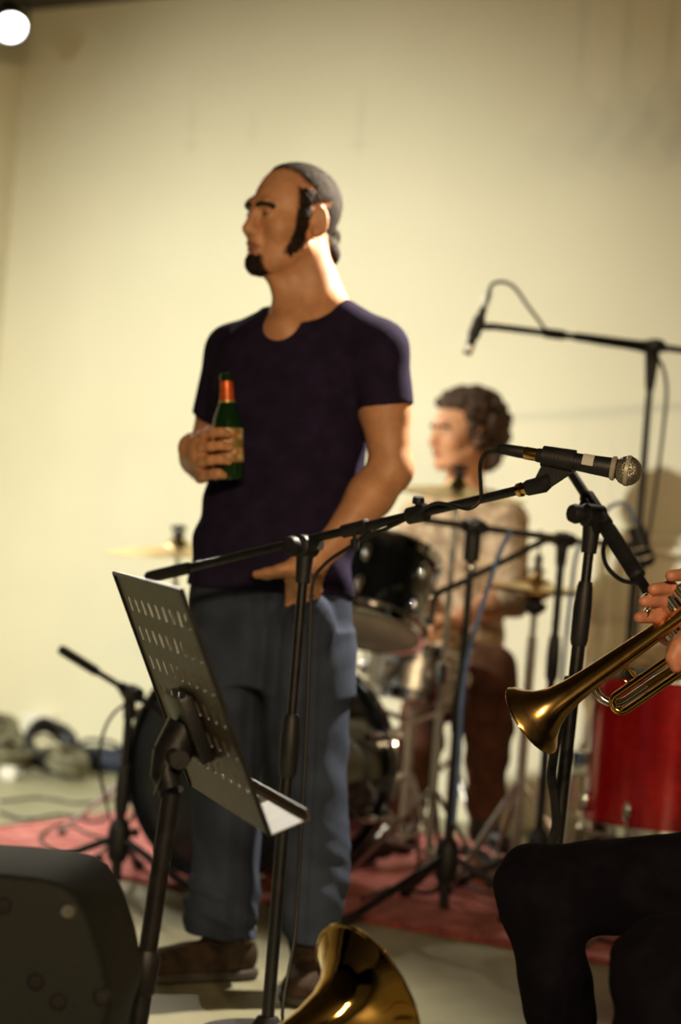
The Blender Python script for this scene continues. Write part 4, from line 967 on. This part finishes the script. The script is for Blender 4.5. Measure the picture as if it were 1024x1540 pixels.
# hair, beard
hp = [(.066, .100), (.080, .150), (-.16, .170), (-.16, -.115), (-.10, -.115), (-.055, -.108), (-.043, -.05), (-.034, -.02), (-.030, .036), (-.004, .036), (.0, -.045), (.012, -.072), (.034, -.062), (.028, -.02), (.026, .03), (.036, .05), (.064, .078)]
def tuft(F):
    for a, b, c, r in ((-.088, .02, -.052, .024), (-.092, -.015, -.050, .024), (-.085, .038, -.062, .02), (-.082, .0, -.078, .02), (-.078, .028, -.082, .018), (-.105, .01, -.02, .018)): F.ell(hm.p(a, b, c), (r, r, r*1.2), hm.ax, .012)
hm.hair_obj('hair', hm.hair(hp, .0045, tuft, recede=.62), M_crop, man, hp, .62)
sbp = [(-.006, .07), (.038, .07), (.040, .01), (.046, -.035), (.056, -.076), (.036, -.086), (.008, -.056), (-.002, -.01)]
hm.hair_obj('sideburns', hm.hair(sbp, .0055, noise=.002), M_dark, man, sbp, soft=.009)
gp = [(.048, -.094), (.066, -.086), (.083, -.078), (.13, -.078), (.13, -.15), (.048, -.15)]
hm.hair_obj('goatee', hm.hair(gp, .0052, noise=.0018, ylim=.036), M_dark, man, gp, ylim=.036, soft=.008)
# t-shirt
F = Field((-.45, 4.84, .75), (.22, 5.40, 1.50), .0048)
F.loft(KT, LM, .03); F.cone(P(499, 474, 5.08), LS, .047, .061, .035); F.cone(P(416, 488, 5.16), RS, .036, .060, .035)
le2 = LS.lerp(LE, .62); re2 = RS.lerp(RE, .72)
G = Field((-.45, 4.84, .75), (.22, 5.40, 1.50), .0048); G.cone(LS, le2+V(.002, 0, 0), .061, .061, .025); G.cone(RS, re2, .060, .057, .025)
hem_l = P(581, 612, 5.0); nl = (le2-LS).normalized(); G.cut(hem_l, nl, (hem_l.x-.15, 4.8, hem_l.z-.2), (.25, 5.2, hem_l.z+.05))
hem_r = P(312, 626, 5.25); nr_ = (re2-RS).normalized(); G.cut(hem_r, nr_, (-.5, 5.1, hem_r.z-.2), (hem_r.x+.1, 5.4, hem_r.z+.05)); F.merge((slice(None),)*3, G.f, .022)
def folds(X, Y, Z):
    t_ = Z-1.0; return np.sin(X*38+Z*62+Y*20)*np.exp(-((Z-.95)/.16)**2)+.6*np.sin(X*55-Z*40)*np.exp(-((Z-1.15)/.12)**2)
F.wave(.0032, folds)
fu = (UP+V(-.10, -.22, 0)).normalized(); F.ell(P(459, 440, 5.075), (.086, .105, .068), frame(fu, LM), .006, True)
F.cut(P(400, 889, 5.1), (0, 0, -1))
F.build('t_shirt', M_tee, man)
# jeans
F = Field((-.45, 4.84, .05), (.15, 5.36, .87), .0048)
F.loft(KH, LM, .03); F.loft(KR, LM, .03); F.loft(KLg, LM, .035)
F.ell(P(461, 940, 4.968), (.062, .036, .066), (LM, V(-LM.y, LM.x, 0), UP), .03)
def jf(X, Y, Z):
    low = np.exp(-((Z-.17)/.13)**2); knee = np.exp(-((Z-.5)/.1)**2); hip = np.exp(-((Z-.74)/.06)**2)
    return low*np.sin(Z*78+4*np.sin(Z*17+X*12)+Y*9)*np.sin(X*33+Y*29+Z*21)+.5*knee*np.sin(Z*50+X*50+Y*20)*np.sin(X*25-Z*12)+.25*hip*np.sin(Z*60-np.abs(X+.13)*40)
F.wave(.0058, jf); F.build('jeans', M_jean, man)
MB().tube(catmull([P(424, 886, 4.99), P(442, 893, 4.952), P(465, 896, 4.94), P(484, 892, 4.948)], 6), .004, 8).build('pocket_seam', M_jean, man)
# shoes
def shoe(heel, toe, mats, ankle, collar=True, name='shoe'):
    heel, toe = Vector(heel), Vector(toe); d = (toe-heel).normalized(); s_ = UP.cross(d); L = (toe-heel).length
    lo = [min(heel[i], toe[i])-.09 for i in range(3)]; hi = [max(heel[i], toe[i])+.09 for i in range(3)]; lo[2] = .0; hi[2] = .2
    F = Field(lo, hi, .0045); q = lambda a, b, c: heel+d*(a*L)+s_*b+UP*c
    F.ell(q(.17, 0, .05), (.052, .036, .05), (d, s_, UP), .02); F.ell(q(.5, .004, .042), (.09, .041, .042), (d, s_, UP), .025); F.ell(q(.79, .004, .034), (.062, .046, .036), (d, s_, UP), .02)
    F.cone(q(.24, 0, .06), ankle, .042, .044, .02); F.cut((0, 0, .012), (0, 0, -1)); F.cut(q(.2, 0, .125), (0, 0, 1))
    o = F.build(name, mats[0], man)
    G = Field(lo, hi, .0045)
    G.ell(q(.17, 0, .012), (.056, .040, .03), (d, s_, UP), .02); G.ell(q(.5, .004, .012), (.1, .043, .03), (d, s_, UP), .03); G.ell(q(.79, .004, .012), (.066, .05, .03), (d, s_, UP), .02)
    G.cut((0, 0, .003), (0, 0, -1)); G.cut((0, 0, .024), (0, 0, 1)); G.build('sole', mats[1], o)
    lc = MB()
    for i in range(4):
        a = .42+.075*i; zt = .088-.012*i; lc.tube([q(a, -.022, zt-.006), q(a+.012, 0, zt+.002), q(a, .024, zt-.006)], .0024, 6)
    lc.build('laces', mats[2], o)
    if collar:
        c_ = MB().lathe([(.046, .082), (.052, .086), (.053, .115), (.047, .12)], heel+d*(.22*L), UP, 24, closed=True); c_.build('collar', mats[2], o)
shoe(FL(383, 1470), FL(194, 1477), (M_shoe, M_sole, M_shoelight), P(335, 1400, 5.1))
shoe(FL(470, 1474), FL(446, 1518), (M_shoe, M_sole, M_shoelight), P(462, 1405, 5.03))

# bottle
bt_d = (bot_t-bot_b).normalized(); bl = (bot_t-bot_b).length
bottle = thing('beer_bottle', 'green glass bottle with orange foil neck held by the standing man', 'bottle', bot_b)
MB().lathe([(0, 0), (.027, 0), (.0305, .004), (.031, .01), (.031, bl*.50), (.029, bl*.57), (.022, bl*.66), (.0155, bl*.74), (.0135, bl*.82), (.0128, bl*.93), (.0145, bl*.935), (.0148, bl*.965), (.013, bl*.975), (.013, bl), (.0095, bl), (.0095, bl*.9), (0, bl*.9)], bot_b, bt_d, 36).build('glass', M_glass, bottle)
MB().lathe([(.0162, bl*.735), (.0142, bl*.82), (.0135, bl*.925)], bot_b, bt_d, 32).build('neck_foil', M_foil, bottle)
MB().lathe([(.0172, bl*.725), (.0166, bl*.745), (.016, bl*.745), (.0168, bl*.725)], bot_b, bt_d, 32, closed=True).build('gold_ring', M_gold, bottle)
def label_mat():
    m = bpy.data.materials.new('gold_paper_label'); m.use_nodes = True; n = m.node_tree.nodes; L = m.node_tree.links; b = n['Principled BSDF']
    tc = n.new('ShaderNodeTexCoord'); mp = n.new('ShaderNodeMapping'); mp.inputs['Scale'].default_value = (26, 26, 40); L.new(tc.outputs['Object'], mp.inputs['Vector'])
    v = n.new('ShaderNodeTexVoronoi'); v.inputs['Scale'].default_value = 1.6; L.new(mp.outputs['Vector'], v.inputs['Vector'])
    cr = n.new('ShaderNodeValToRGB'); el = cr.color_ramp.elements; el[0].color = (.75, .62, .3, 1); el[1].color = (.2, .22, .06, 1); el[0].position = .35; el[1].position = .8
    e2 = el.new(.55); e2.color = (.55, .2, .08, 1); L.new(v.outputs['Distance'], cr.inputs['Fac']); L.new(cr.outputs['Color'], b.inputs['Base Color']); b.inputs['Roughness'].default_value = .45; return m
MB().lathe([(.0314, bl*.16), (.0316, bl*.165), (.0316, bl*.475), (.0314, bl*.48)], bot_b, bt_d, 36).build('label', label_mat(), bottle)

# ------------------------------------------------------------------ the drummer
drm = thing('person', 'curly-haired drummer in patterned beige shirt sitting behind the kit', 'person', V(P(690, 1000, 7.35).x, 7.35, 0))
hd = Head(P(694, 653, 7.33), V(-.88, -.48, -.05), UP, .95)
dyaw = math.radians(38); LD = V(math.cos(dyaw), -math.sin(dyaw), 0)
kt = keys_from([(738, 648, 745, .08, 7.36), (765, 622, 768, .105, 7.36), (810, 628, 768, .115, 7.35), (870, 636, 766, .118, 7.35), (930, 634, 758, .12, 7.37), (985, 632, 756, .125, 7.38), (1020, 634, 754, .12, 7.38)], dyaw)
dRS, dLS = P(632, 782, 7.46), P(762, 786, 7.24)
dRE, dRW = P(592, 862, 7.32), P(612, 932, 7.06)
dLE, dLW = P(768, 900, 7.10), P(690, 930, 6.98)
dRH, dLH = P(668, 1005, 7.42), P(716, 1010, 7.32)
dRK, dLK = P(646, 1036, 7.03), P(738, 1012, 6.96)
dRA, dLA = P(606, 1240, 6.99), P(728, 1232, 7.03)
dRA.z = max(dRA.z, .1); dLA.z = max(dLA.z, .165)
F = Field((dRE.x-.12, 6.65, -.0), (dLE.x+.13, 7.62, 1.36), .0065)
hd.add(F); nbd = P(697, 748, 7.38); F.cone(hd.p(-.02, 0, -.05), nbd, .055, .06, .02)
F.loft(kt, LD, .03, -.012); F.cone(nbd, dRS, .045, .05, .03); F.cone(nbd, dLS, .045, .05, .03)
F.chain([dRS, dRE, dRE.lerp(dRW, .4), dRW], [.05, .042, .042, .028], .02); F.chain([dLS, dLE, dLE.lerp(dLW, .4), dLW], [.05, .042, .042, .028], .02)
F.chain([dRH, dRK, dRK.lerp(dRA, .35), dRA], [.078, .055, .054, .038], .025); F.chain([dLH, dLK, dLK.lerp(dLA, .35), dLA], [.078, .055, .054, .038], .025)
rf = V(-.75, -.5, -.25); lf = V(-.85, -.25, -.2)
fist(F, dRW, rf, V(.1, -.2, -1), V(.55, -.8, 0)); fist(F, dLW, lf, V(0, -.2, -1), V(-.2, .9, -.1))
me = F.mesh('body'); hd.paint(me); finish('body', me, [M_skin, M_lip, M_eye], drm, angle=None)
hd.brows(drm, M_curl)
rnd = random.Random(4)
def curls(F):
    for i in range(210):
        a = rnd.uniform(-math.pi, math.pi); t_ = rnd.uniform(-.45, 1.0); x = math.cos(a)*math.sqrt(max(0, 1-t_*t_)); y = math.sin(a)*math.sqrt(max(0, 1-t_*t_)); z = t_
        if x > .42+.25*z and z < .72: continue
        rr = rnd.uniform(.9, 1.1); F.ell(hd.p(-.028+x*.118*rr, y*.106*rr, .030+z*.112*rr), (.019,)*3, None, .006)
    for i in range(36):
        F.ell(hd.p(rnd.uniform(-.11, -.06), rnd.uniform(-.07, .08), rnd.uniform(-.10, -.03)), (.022,)*3, None, .006)
F = hd.hair([(.078, .082), (.09, .16), (-.16, .16), (-.16, -.06), (-.02, -.06), (.022, -.01), (.024, .05)], .016, curls, h=.0045, noise=.002, recede=.4)
F.build('curly_hair', M_curl, drm)
F = Field((dRE.x-.12, 6.85, .45), (dLE.x+.13, 7.62, 1.14), .0065)
F.loft(kt, LD, .03); F.cone(P(690, 756, 7.38), dRS, .05, .062, .03); F.cone(P(706, 756, 7.36), dLS, .05, .062, .03)
F.chain([dRS, dRE, dRE.lerp(dRW, .3)], [.062, .056, .05], .02); F.chain([dLS, dLE, dLE.lerp(dLW, .25)], [.062, .056, .05], .02)
F.wave(.005, lambda X, Y, Z: np.sin(X*40+Z*55)*np.sin(Z*38-X*20+Y*30)); F.cone(nbd, hd.p(-.02, 0, -.03), .054, .06, .01, True)
F.build('shirt', M_shirt2, drm)
F = Field((dRK.x-.13, 6.8, .06), (dLE.x+.13, 7.62, .72), .0065)
F.chain([dRH, dRK, dRK.lerp(dRA, .4), dRA+UP*.02], [.092, .072, .066, .055], .03); F.chain([dLH, dLK, dLK.lerp(dLA, .4), dLA+UP*.02], [.092, .075, .07, .055], .03)
F.ell((dRH+dLH)/2+UP*.02, (.15, .12, .09), None, .04); F.wave(.004, lambda X, Y, Z: np.sin(Z*60+X*40)); F.build('trousers', M_pants2, drm)
for ank, dr in ((dRA, KF), (dLA, V(.35, -.93, 0).normalized())):
    F = Field((ank.x-.25, ank.y-.3, 0), (ank.x+.25, ank.y+.2, .2), .006); s_ = UP.cross(dr); a0 = V(ank.x, ank.y, max(0, ank.z-.1))
    F.ell(a0+UP*.05, (.055, .04, .045), (dr, s_, UP), .02); F.ell(a0+dr*.13+UP*.04, (.085, .044, .035), (dr, s_, UP), .03); F.cone(a0+UP*.06, ank+UP*.02, .042, .045, .02)
    F.cut((0, 0, a0.z+.012), (0, 0, -1)); F.build('shoe', M_shoeblack, drm)
for wv, f, s_, lab in ((dRW, rf, V(.55, -.8, 0), 'hickory drumstick in the drummer\'s hand held lower, beside the black tom'), (dLW, lf, V(-.2, .9, -.1), 'hickory drumstick in the drummer\'s hand across his body toward the snare drum')):
    f = Vector(f).normalized(); c = wv+f*.082+V(0, -.005, -.022); ax_ = (f*.93+V(-.05, -.1, .1)).normalized(); s_ = Vector(s_).normalized()
    dk = (V(-.8, -.5, .14) if wv is dRW else V(-.9, -.25, .06)).normalized()
    a, b = c-dk*.08, c+dk*.3
    tag(MB().tube([a, a.lerp(b, .6), a.lerp(b, .92), a.lerp(b, .97), b], [.0072, .0072, .0045, .0062, .003], 10).build('drumstick', M_wedge), lab, 'drumstick')
# throne
tb = V((dRH.x+dLH.x)/2, (dRH.y+dLH.y)/2+.02, 0); ztop = min(dRH.z, dLH.z)-.085
th_ = thing('drum_throne', 'round black drum throne under the drummer', 'stool', tb)
MB().lathe([(0, ztop-.07), (.15, ztop-.07), (.165, ztop-.055), (.168, ztop-.02), (.15, ztop), (0, ztop+.004)], tb, UP, 40).build('seat', M_shoeblack, th_)
MB().cyl(tb+UP*.12, tb+UP*(ztop-.06), .014, seg=14).build('pole', M_steel, th_)
for k in range(3):
    a = 1.0+2.094*k; e = V(math.cos(a), math.sin(a), 0); MB().tube([tb+UP*.28+e*.014, tb+UP*.018+e*.22], .009, 10).build('leg', M_steel, th_)

# ------------------------------------------------------------------ trumpet
BE = P(799, 1083, 3.83); tdir = (P(1024, 925, 3.72)-BE).normalized()
tsd = V(0, 1, 0); tsd = (tsd-tdir*tsd.dot(tdir)).normalized()          # away from the camera
tup = tsd.cross(tdir).normalized()
if tup.z < 0: tup = -tup
def T(a, n, s=0.0): return BE+tdir*a+tup*n+tsd*s
tp = thing('trumpet', 'worn brass trumpet held up by the seated player', 'trumpet', BE-UP*.06)
bell = [(.0615, 0), (.0585, .006), (.047, .016), (.0345, .034), (.0265, .055), (.0215, .085), (.0188, .12), (.0168, .18), (.0145, .25), (.0115, .32), (.0085, .37), (.0068, .40)]
inner = [(r-.0012, h) for r, h in bell[::-1]]
MB().lathe(bell+inner, BE, tdir, 56, closed=True).build('bell', M_brassold, tp)
MB().tube([BE+(frame(tdir)[0]*math.cos(a)+frame(tdir)[1]*math.sin(a))*.0615 for a in [2*math.pi*k/56 for k in range(56)]], .0018, 8, closed=True).build('bell_rim', M_brass, tp)
def arc(c, r, a0, a1, ex, ey, n=10): return [c+ex*(r*math.cos(a0+(a1-a0)*i/n))+ey*(r*math.sin(a0+(a1-a0)*i/n)) for i in range(n+1)]
so = .038
# rear bow of the bell tube into the first valve
MB().tube([T(.395, 0)]+arc(T(.41, -.034), .034, math.pi/2, -math.pi/2, tdir, tup)+[T(.36, -.068, .004), T(.315, -.068, .012)], .0064, 12).build('rear_bow', M_brassold, tp)
# lead pipe, tuning slide
MB().tube([T(.47, 0, so), T(.16, 0, so)], [.0048, .006], 12).build('lead_pipe', M_brassold, tp)
MB().tube([T(.20, 0, so), T(.135, 0, so)]+arc(T(.135, -.033, so), .033, math.pi/2, 3*math.pi/2, tdir, tup)+[T(.20, -.066, so)], .0068, 12).build('tuning_slide', M_silver, tp)
MB().tube([T(.18, -.066, so), T(.255, -.066, so*.6)], .0068, 12).build('lower_tube', M_brassold, tp)
MB().tube([T(.17, -.012, so), T(.17, -.055, so)], .0025, 8).build('slide_brace', M_brassold, tp)
# third valve slide, toward the camera
MB().tube([T(.27, -.043, -.012), T(.145, -.043, -.012)]+arc(T(.142, -.0575, -.012), .0145, math.pi/2, 3*math.pi/2, tdir, tup, 8)+[T(.27, -.072, -.012)], .0058, 12).build('third_valve_slide', M_brass, tp)
MB().tube(arc(T(.18, -.03, -.012), .011, 0, 2*math.pi, tdir, tup, 16)[:-1], .0016, 8, closed=True).build('finger_ring', M_brass, tp)
MB().ball(T(.135, -.066, -.012), .006, 10, 8).build('water_key', M_brass, tp)
for i in range(3):
    a = .268+.0265*i
    v_c = MB().lathe([(0, -.098), (.005, -.096), (.0135, -.090), (.0135, -.083), (.0122, -.083), (.0122, .026), (.0138, .026), (.0138, .037), (.010, .039), (.0, .039)], T(a, 0, so*.5), tup, 24).build('valve', M_silver, tp)
    MB().cyl(T(a, .036, so*.5), T(a, .052, so*.5), .003, seg=8).build('stem', M_silver, v_c)
    MB().lathe([(0, .051), (.0075, .051), (.0085, .054), (.007, .057), (0, .056)], T(a, 0, so*.5), tup, 18).build('button', M_silver, v_c)
MB().tube([T(.46, 0, so), T(.50, 0, so)], [.0062, .0055], 12).build('receiver', M_brassold, tp)
MB().lathe([(.0045, 0), (.006, .02), (.0105, .045), (.0135, .06), (.0135, .066), (.009, .066), (.002, .05)], T(.495, 0, so), tdir, 24).build('mouthpiece', M_silver, tp)

# ------------------------------------------------------------------ the seated trumpet player
mouth = T(.565, 0, so)
ply = thing('person', 'seated trumpet player in black trousers beside the boom stand', 'person', V(.80, 3.55, 0))
hh = Head(mouth-(-tdir*.8+V(0, 0, .15)).normalized()*.095+V(.0, 0, .062), V(-tdir.x, -tdir.y+.1, -.25), UP, 1.0)
hp1, hp2 = V(.86, 3.66, .53), V(.84, 3.44, .53)
kn1, an1 = P(812, 1338, 3.62), P(880, 1745, 3.56)
kn2, an2 = P(992, 1455, 3.28), P(990, 1770, 3.26)
an1.z = max(an1.z, .09); an2.z = max(an2.z, .09)
nbp = hh.p(-.045, 0, -.13); sh1, sh2 = nbp+V(.05, .19, -.06), nbp+V(.05, -.18, -.06)
el1, el2 = V(sh1.x-.06, sh1.y+.12, sh1.z-.24), V(sh2.x-.03, sh2.y-.1, sh2.z-.25)
ph = T(.275, -.035, .05); pl_ = T(.29, -.03, .018)
wr1 = T(.335, -.02, .1); wr2 = T(.335, -.085, -.015)
F = Field((.18, 3.05, -.0), (1.2, 4.1, 1.42), .0044)
hh.add(F); F.cone(hh.p(-.02, 0, -.06), nbp, .056, .06, .02)
ch, pv = nbp.lerp((hp1+hp2)/2, .4)+V(.02, 0, 0), (hp1+hp2)/2+V(.02, 0, .06)
F.cone(sh1+V(0, -.06, -.03), sh2+V(0, .06, -.03), .07, .07, .04); F.ell(ch, (.125, .165, .2), None, .05); F.ell(pv, (.13, .165, .13), None, .05); F.cone(ch, pv, .12, .12, .05)
F.chain([sh1, el1, wr1], [.053, .044, .03], .02); F.chain([sh2, el2, wr2], [.053, .044, .03], .02)
F.chain([hp1, kn1, kn1.lerp(an1, .35), an1], [.078, .05, .038, .033], .025); F.chain([hp2, kn2, kn2.lerp(an2, .35), an2], [.078, .05, .05, .036], .025)
# hand on the trumpet: four fingers over the valves, palm under the bell tube (joined to the wrist)
pc = T(.262, -.035, .034)
tips = ((1008, 866, .30), (982, 886, .274), (968, 905, .25), (961, 929, .228))
for i, (tx_, ty_, al) in enumerate(tips):
    tipw = P(tx_, ty_, 3.70); k1 = P(tx_+26, ty_-2, 3.735); k2 = P(tx_+44, ty_+12, 3.76)
    base = T(al+.035, -.005, .055)
    F.chain([T(al+.03, -.04, .045), base, k2, k1, tipw], [.013, .0125, .0118, .0112, .0092], .005)
F.cone(T(.33, -.02, .055), T(.255, -.015, .05), .026, .022, .015); F.cone(wr1, T(.31, -.02, .06), .03, .028, .015)
# second hand gripping below
F.cone(wr2, T(.285, -.062, .012), .03, .026, .015); F.ell(T(.272, -.05, .012), (.034, .028, .03), (tdir, tup, tsd), .015)
F.chain([T(.27, -.035, -.006), T(.255, -.045, -.016), T(.25, -.06, -.018)], [.012, .011, .009], .006)
for i in range(3): F.chain([T(.262+.02*i, -.06, .0), T(.262+.02*i, -.065, .03), T(.262+.02*i, -.045, .045)], [.012, .011, .009], .006)
me = F.mesh('body'); hh.paint(me); finish('body', me, [M_skin2, M_lip, M_eye], ply, angle=None)
hh.brows(ply, M_hair)
hh.hair([(.07, .085), (.08, .15), (-.16, .16), (-.16, -.09), (-.05, -.09), (-.034, -.02), (-.03, .036), (.0, .036), (.005, -.02), (.026, -.01), (.03, .05)], .012, noise=.0005, recede=.4).build('hair', M_hair, ply)
rq = P(975, 919, 3.71); MB().tube(arc(rq, .0112, 0, 2*math.pi, V(.35, .1, .94).normalized(), V(0, 1, 0), 20)[:-1], .0022, 8, closed=True).build('ring', M_silver, ply)
# trousers
F = Field((.15, 3.05, .06), (1.15, 4.0, .85), .0062)
F.chain([hp1, kn1, kn1.lerp(an1, .4), an1+UP*.02], [.1, .064, .050, .048], .03); F.chain([hp2, kn2, kn2.lerp(an2, .4), an2+UP*.02], [.1, .062, .06, .05], .03)
F.ell((hp1+hp2)/2+V(.04, 0, .04), (.16, .19, .13), None, .05); F.wave(.003, lambda X, Y, Z: np.sin(X*45+Z*60)*np.sin(Z*40+Y*30)); F.build('trousers', M_blacktr, ply)
F = Field((.55, 3.05, .6), (1.25, 4.15, 1.25), .0075)
F.ell(ch, (.14, .18, .21), None, .05); F.ell(pv, (.145, .18, .14), None, .05); F.cone(ch, pv, .135, .135, .05); F.cone(sh1+V(0, -.06, -.03), sh2+V(0, .06, -.03), .08, .08, .04)
F.chain([sh1, el1, el1.lerp(wr1, .6)], [.066, .056, .045], .02); F.chain([sh2, el2, el2.lerp(wr2, .6)], [.066, .056, .045], .02); F.cone(nbp, hh.p(-.02, 0, -.03), .055, .06, .01, True)
F.wave(.004, lambda X, Y, Z: np.sin(X*45+Z*60)*np.sin(Z*40+Y*30)); F.build('sweater', mat('charcoal_knit', (.02, .02, .022), .95, 0, .2, 60, .3, 200), ply)
for an, dr in ((an1, V(-1, .1, 0)), (an2, V(-1, -.1, 0))):
    dr = dr.normalized(); F = Field((an.x-.28, an.y-.15, 0), (an.x+.15, an.y+.15, .2), .006); s_ = UP.cross(dr); a0 = V(an.x, an.y, 0)
    F.ell(a0+UP*.05, (.055, .04, .045), (dr, s_, UP), .02); F.ell(a0+dr*.13+UP*.04, (.085, .044, .035), (dr, s_, UP), .03); F.cone(a0+UP*.06, an+UP*.02, .042, .045, .02)
    F.cut((0, 0, .003), (0, 0, -1)); F.build('shoe', M_shoeblack, ply)
# chair
chp = V(.90, 3.55, 0); chr_ = thing('folding_chair', 'black folding chair under the trumpet player', 'chair', chp); zs = .425
MB().box(chp+UP*(zs-.015), .40, .42, .03, bev=.01).build('seat', M_blackp, chr_)
MB().box(chp+V(.235, 0, .77), .02, .42, .2, bev=.008).build('backrest', M_blackp, chr_)
for s in (-1, 1):
    MB().tube([chp+V(-.2, .2*s, .012), chp+V(.1, .2*s, .46), chp+V(.23, .2*s, .86)], .011, 10).build('leg', M_black, chr_)
    MB().tube([chp+V(.24, .18*s, .012), chp+V(-.05, .18*s, .42)], .011, 10).build('leg', M_black, chr_)

# ------------------------------------------------------------------ horn at the front edge
bcx = P(553, 1500, 3.3); hax = V(.74, .55, .40).normalized()
hn = thing('trombone', 'bright brass trombone bell on a floor stand in front of the standing man', 'trombone', V(bcx.x-.12, 3.12, 0))
RT = .109
hb2 = [(RT, 0), (RT*.94, -.005), (RT*.80, -.014), (RT*.64, -.027), (RT*.50, -.045), (RT*.39, -.07), (RT*.31, -.105), (RT*.25, -.155), (RT*.2, -.22), (RT*.17, -.28), (RT*.15, -.34)]
MB().lathe(hb2+[(r-.0012, h) for r, h in hb2[::-1]], bcx, hax, 64, closed=True).build('bell', M_brass, hn)
hx_, hy_, _ = frame(hax)
MB().tube([bcx+(hx_*math.cos(a)+hy_*math.sin(a))*RT for a in [2*math.pi*k/64 for k in range(64)]], .0026, 8, closed=True).build('bell_rim', M_brass, hn)
te = bcx-hax*.335; e1 = te-hax*.06; fl0 = V(bcx.x-.12, 3.12, 0)
MB().tube(catmull([te+hax*.02, te-hax*.04, V(te.x-.07, te.y-.10, te.z-.06), V(te.x-.03, te.y-.2, .075), V(te.x+.15, te.y-.22, .05)], 8), [.0175]*8+[.0115]*25, 14).build('neck_tube', M_brass, hn)
ts = thing('instrument_stand', 'black tripod instrument stand under the trombone', 'stand', V(bcx.x-.05, bcx.y-.05, 0)); tb2 = V(bcx.x-.05, bcx.y-.05, 0); cupc = bcx-hax*.13
MB().cyl(tb2+UP*.05, V(tb2.x, tb2.y, .16), .010, seg=12).build('pole', M_black, ts)
MB().tube([V(tb2.x, tb2.y, .15), cupc-UP*.058], [.010, .012], 12).build('rest', M_rubber, ts)
for k in range(3):
    a = .3+2.094*k; e = V(math.cos(a), math.sin(a), 0); MB().tube([tb2+UP*.1+e*.01, tb2+UP*.012+e*.17], .008, 10).build('leg', M_black, ts)
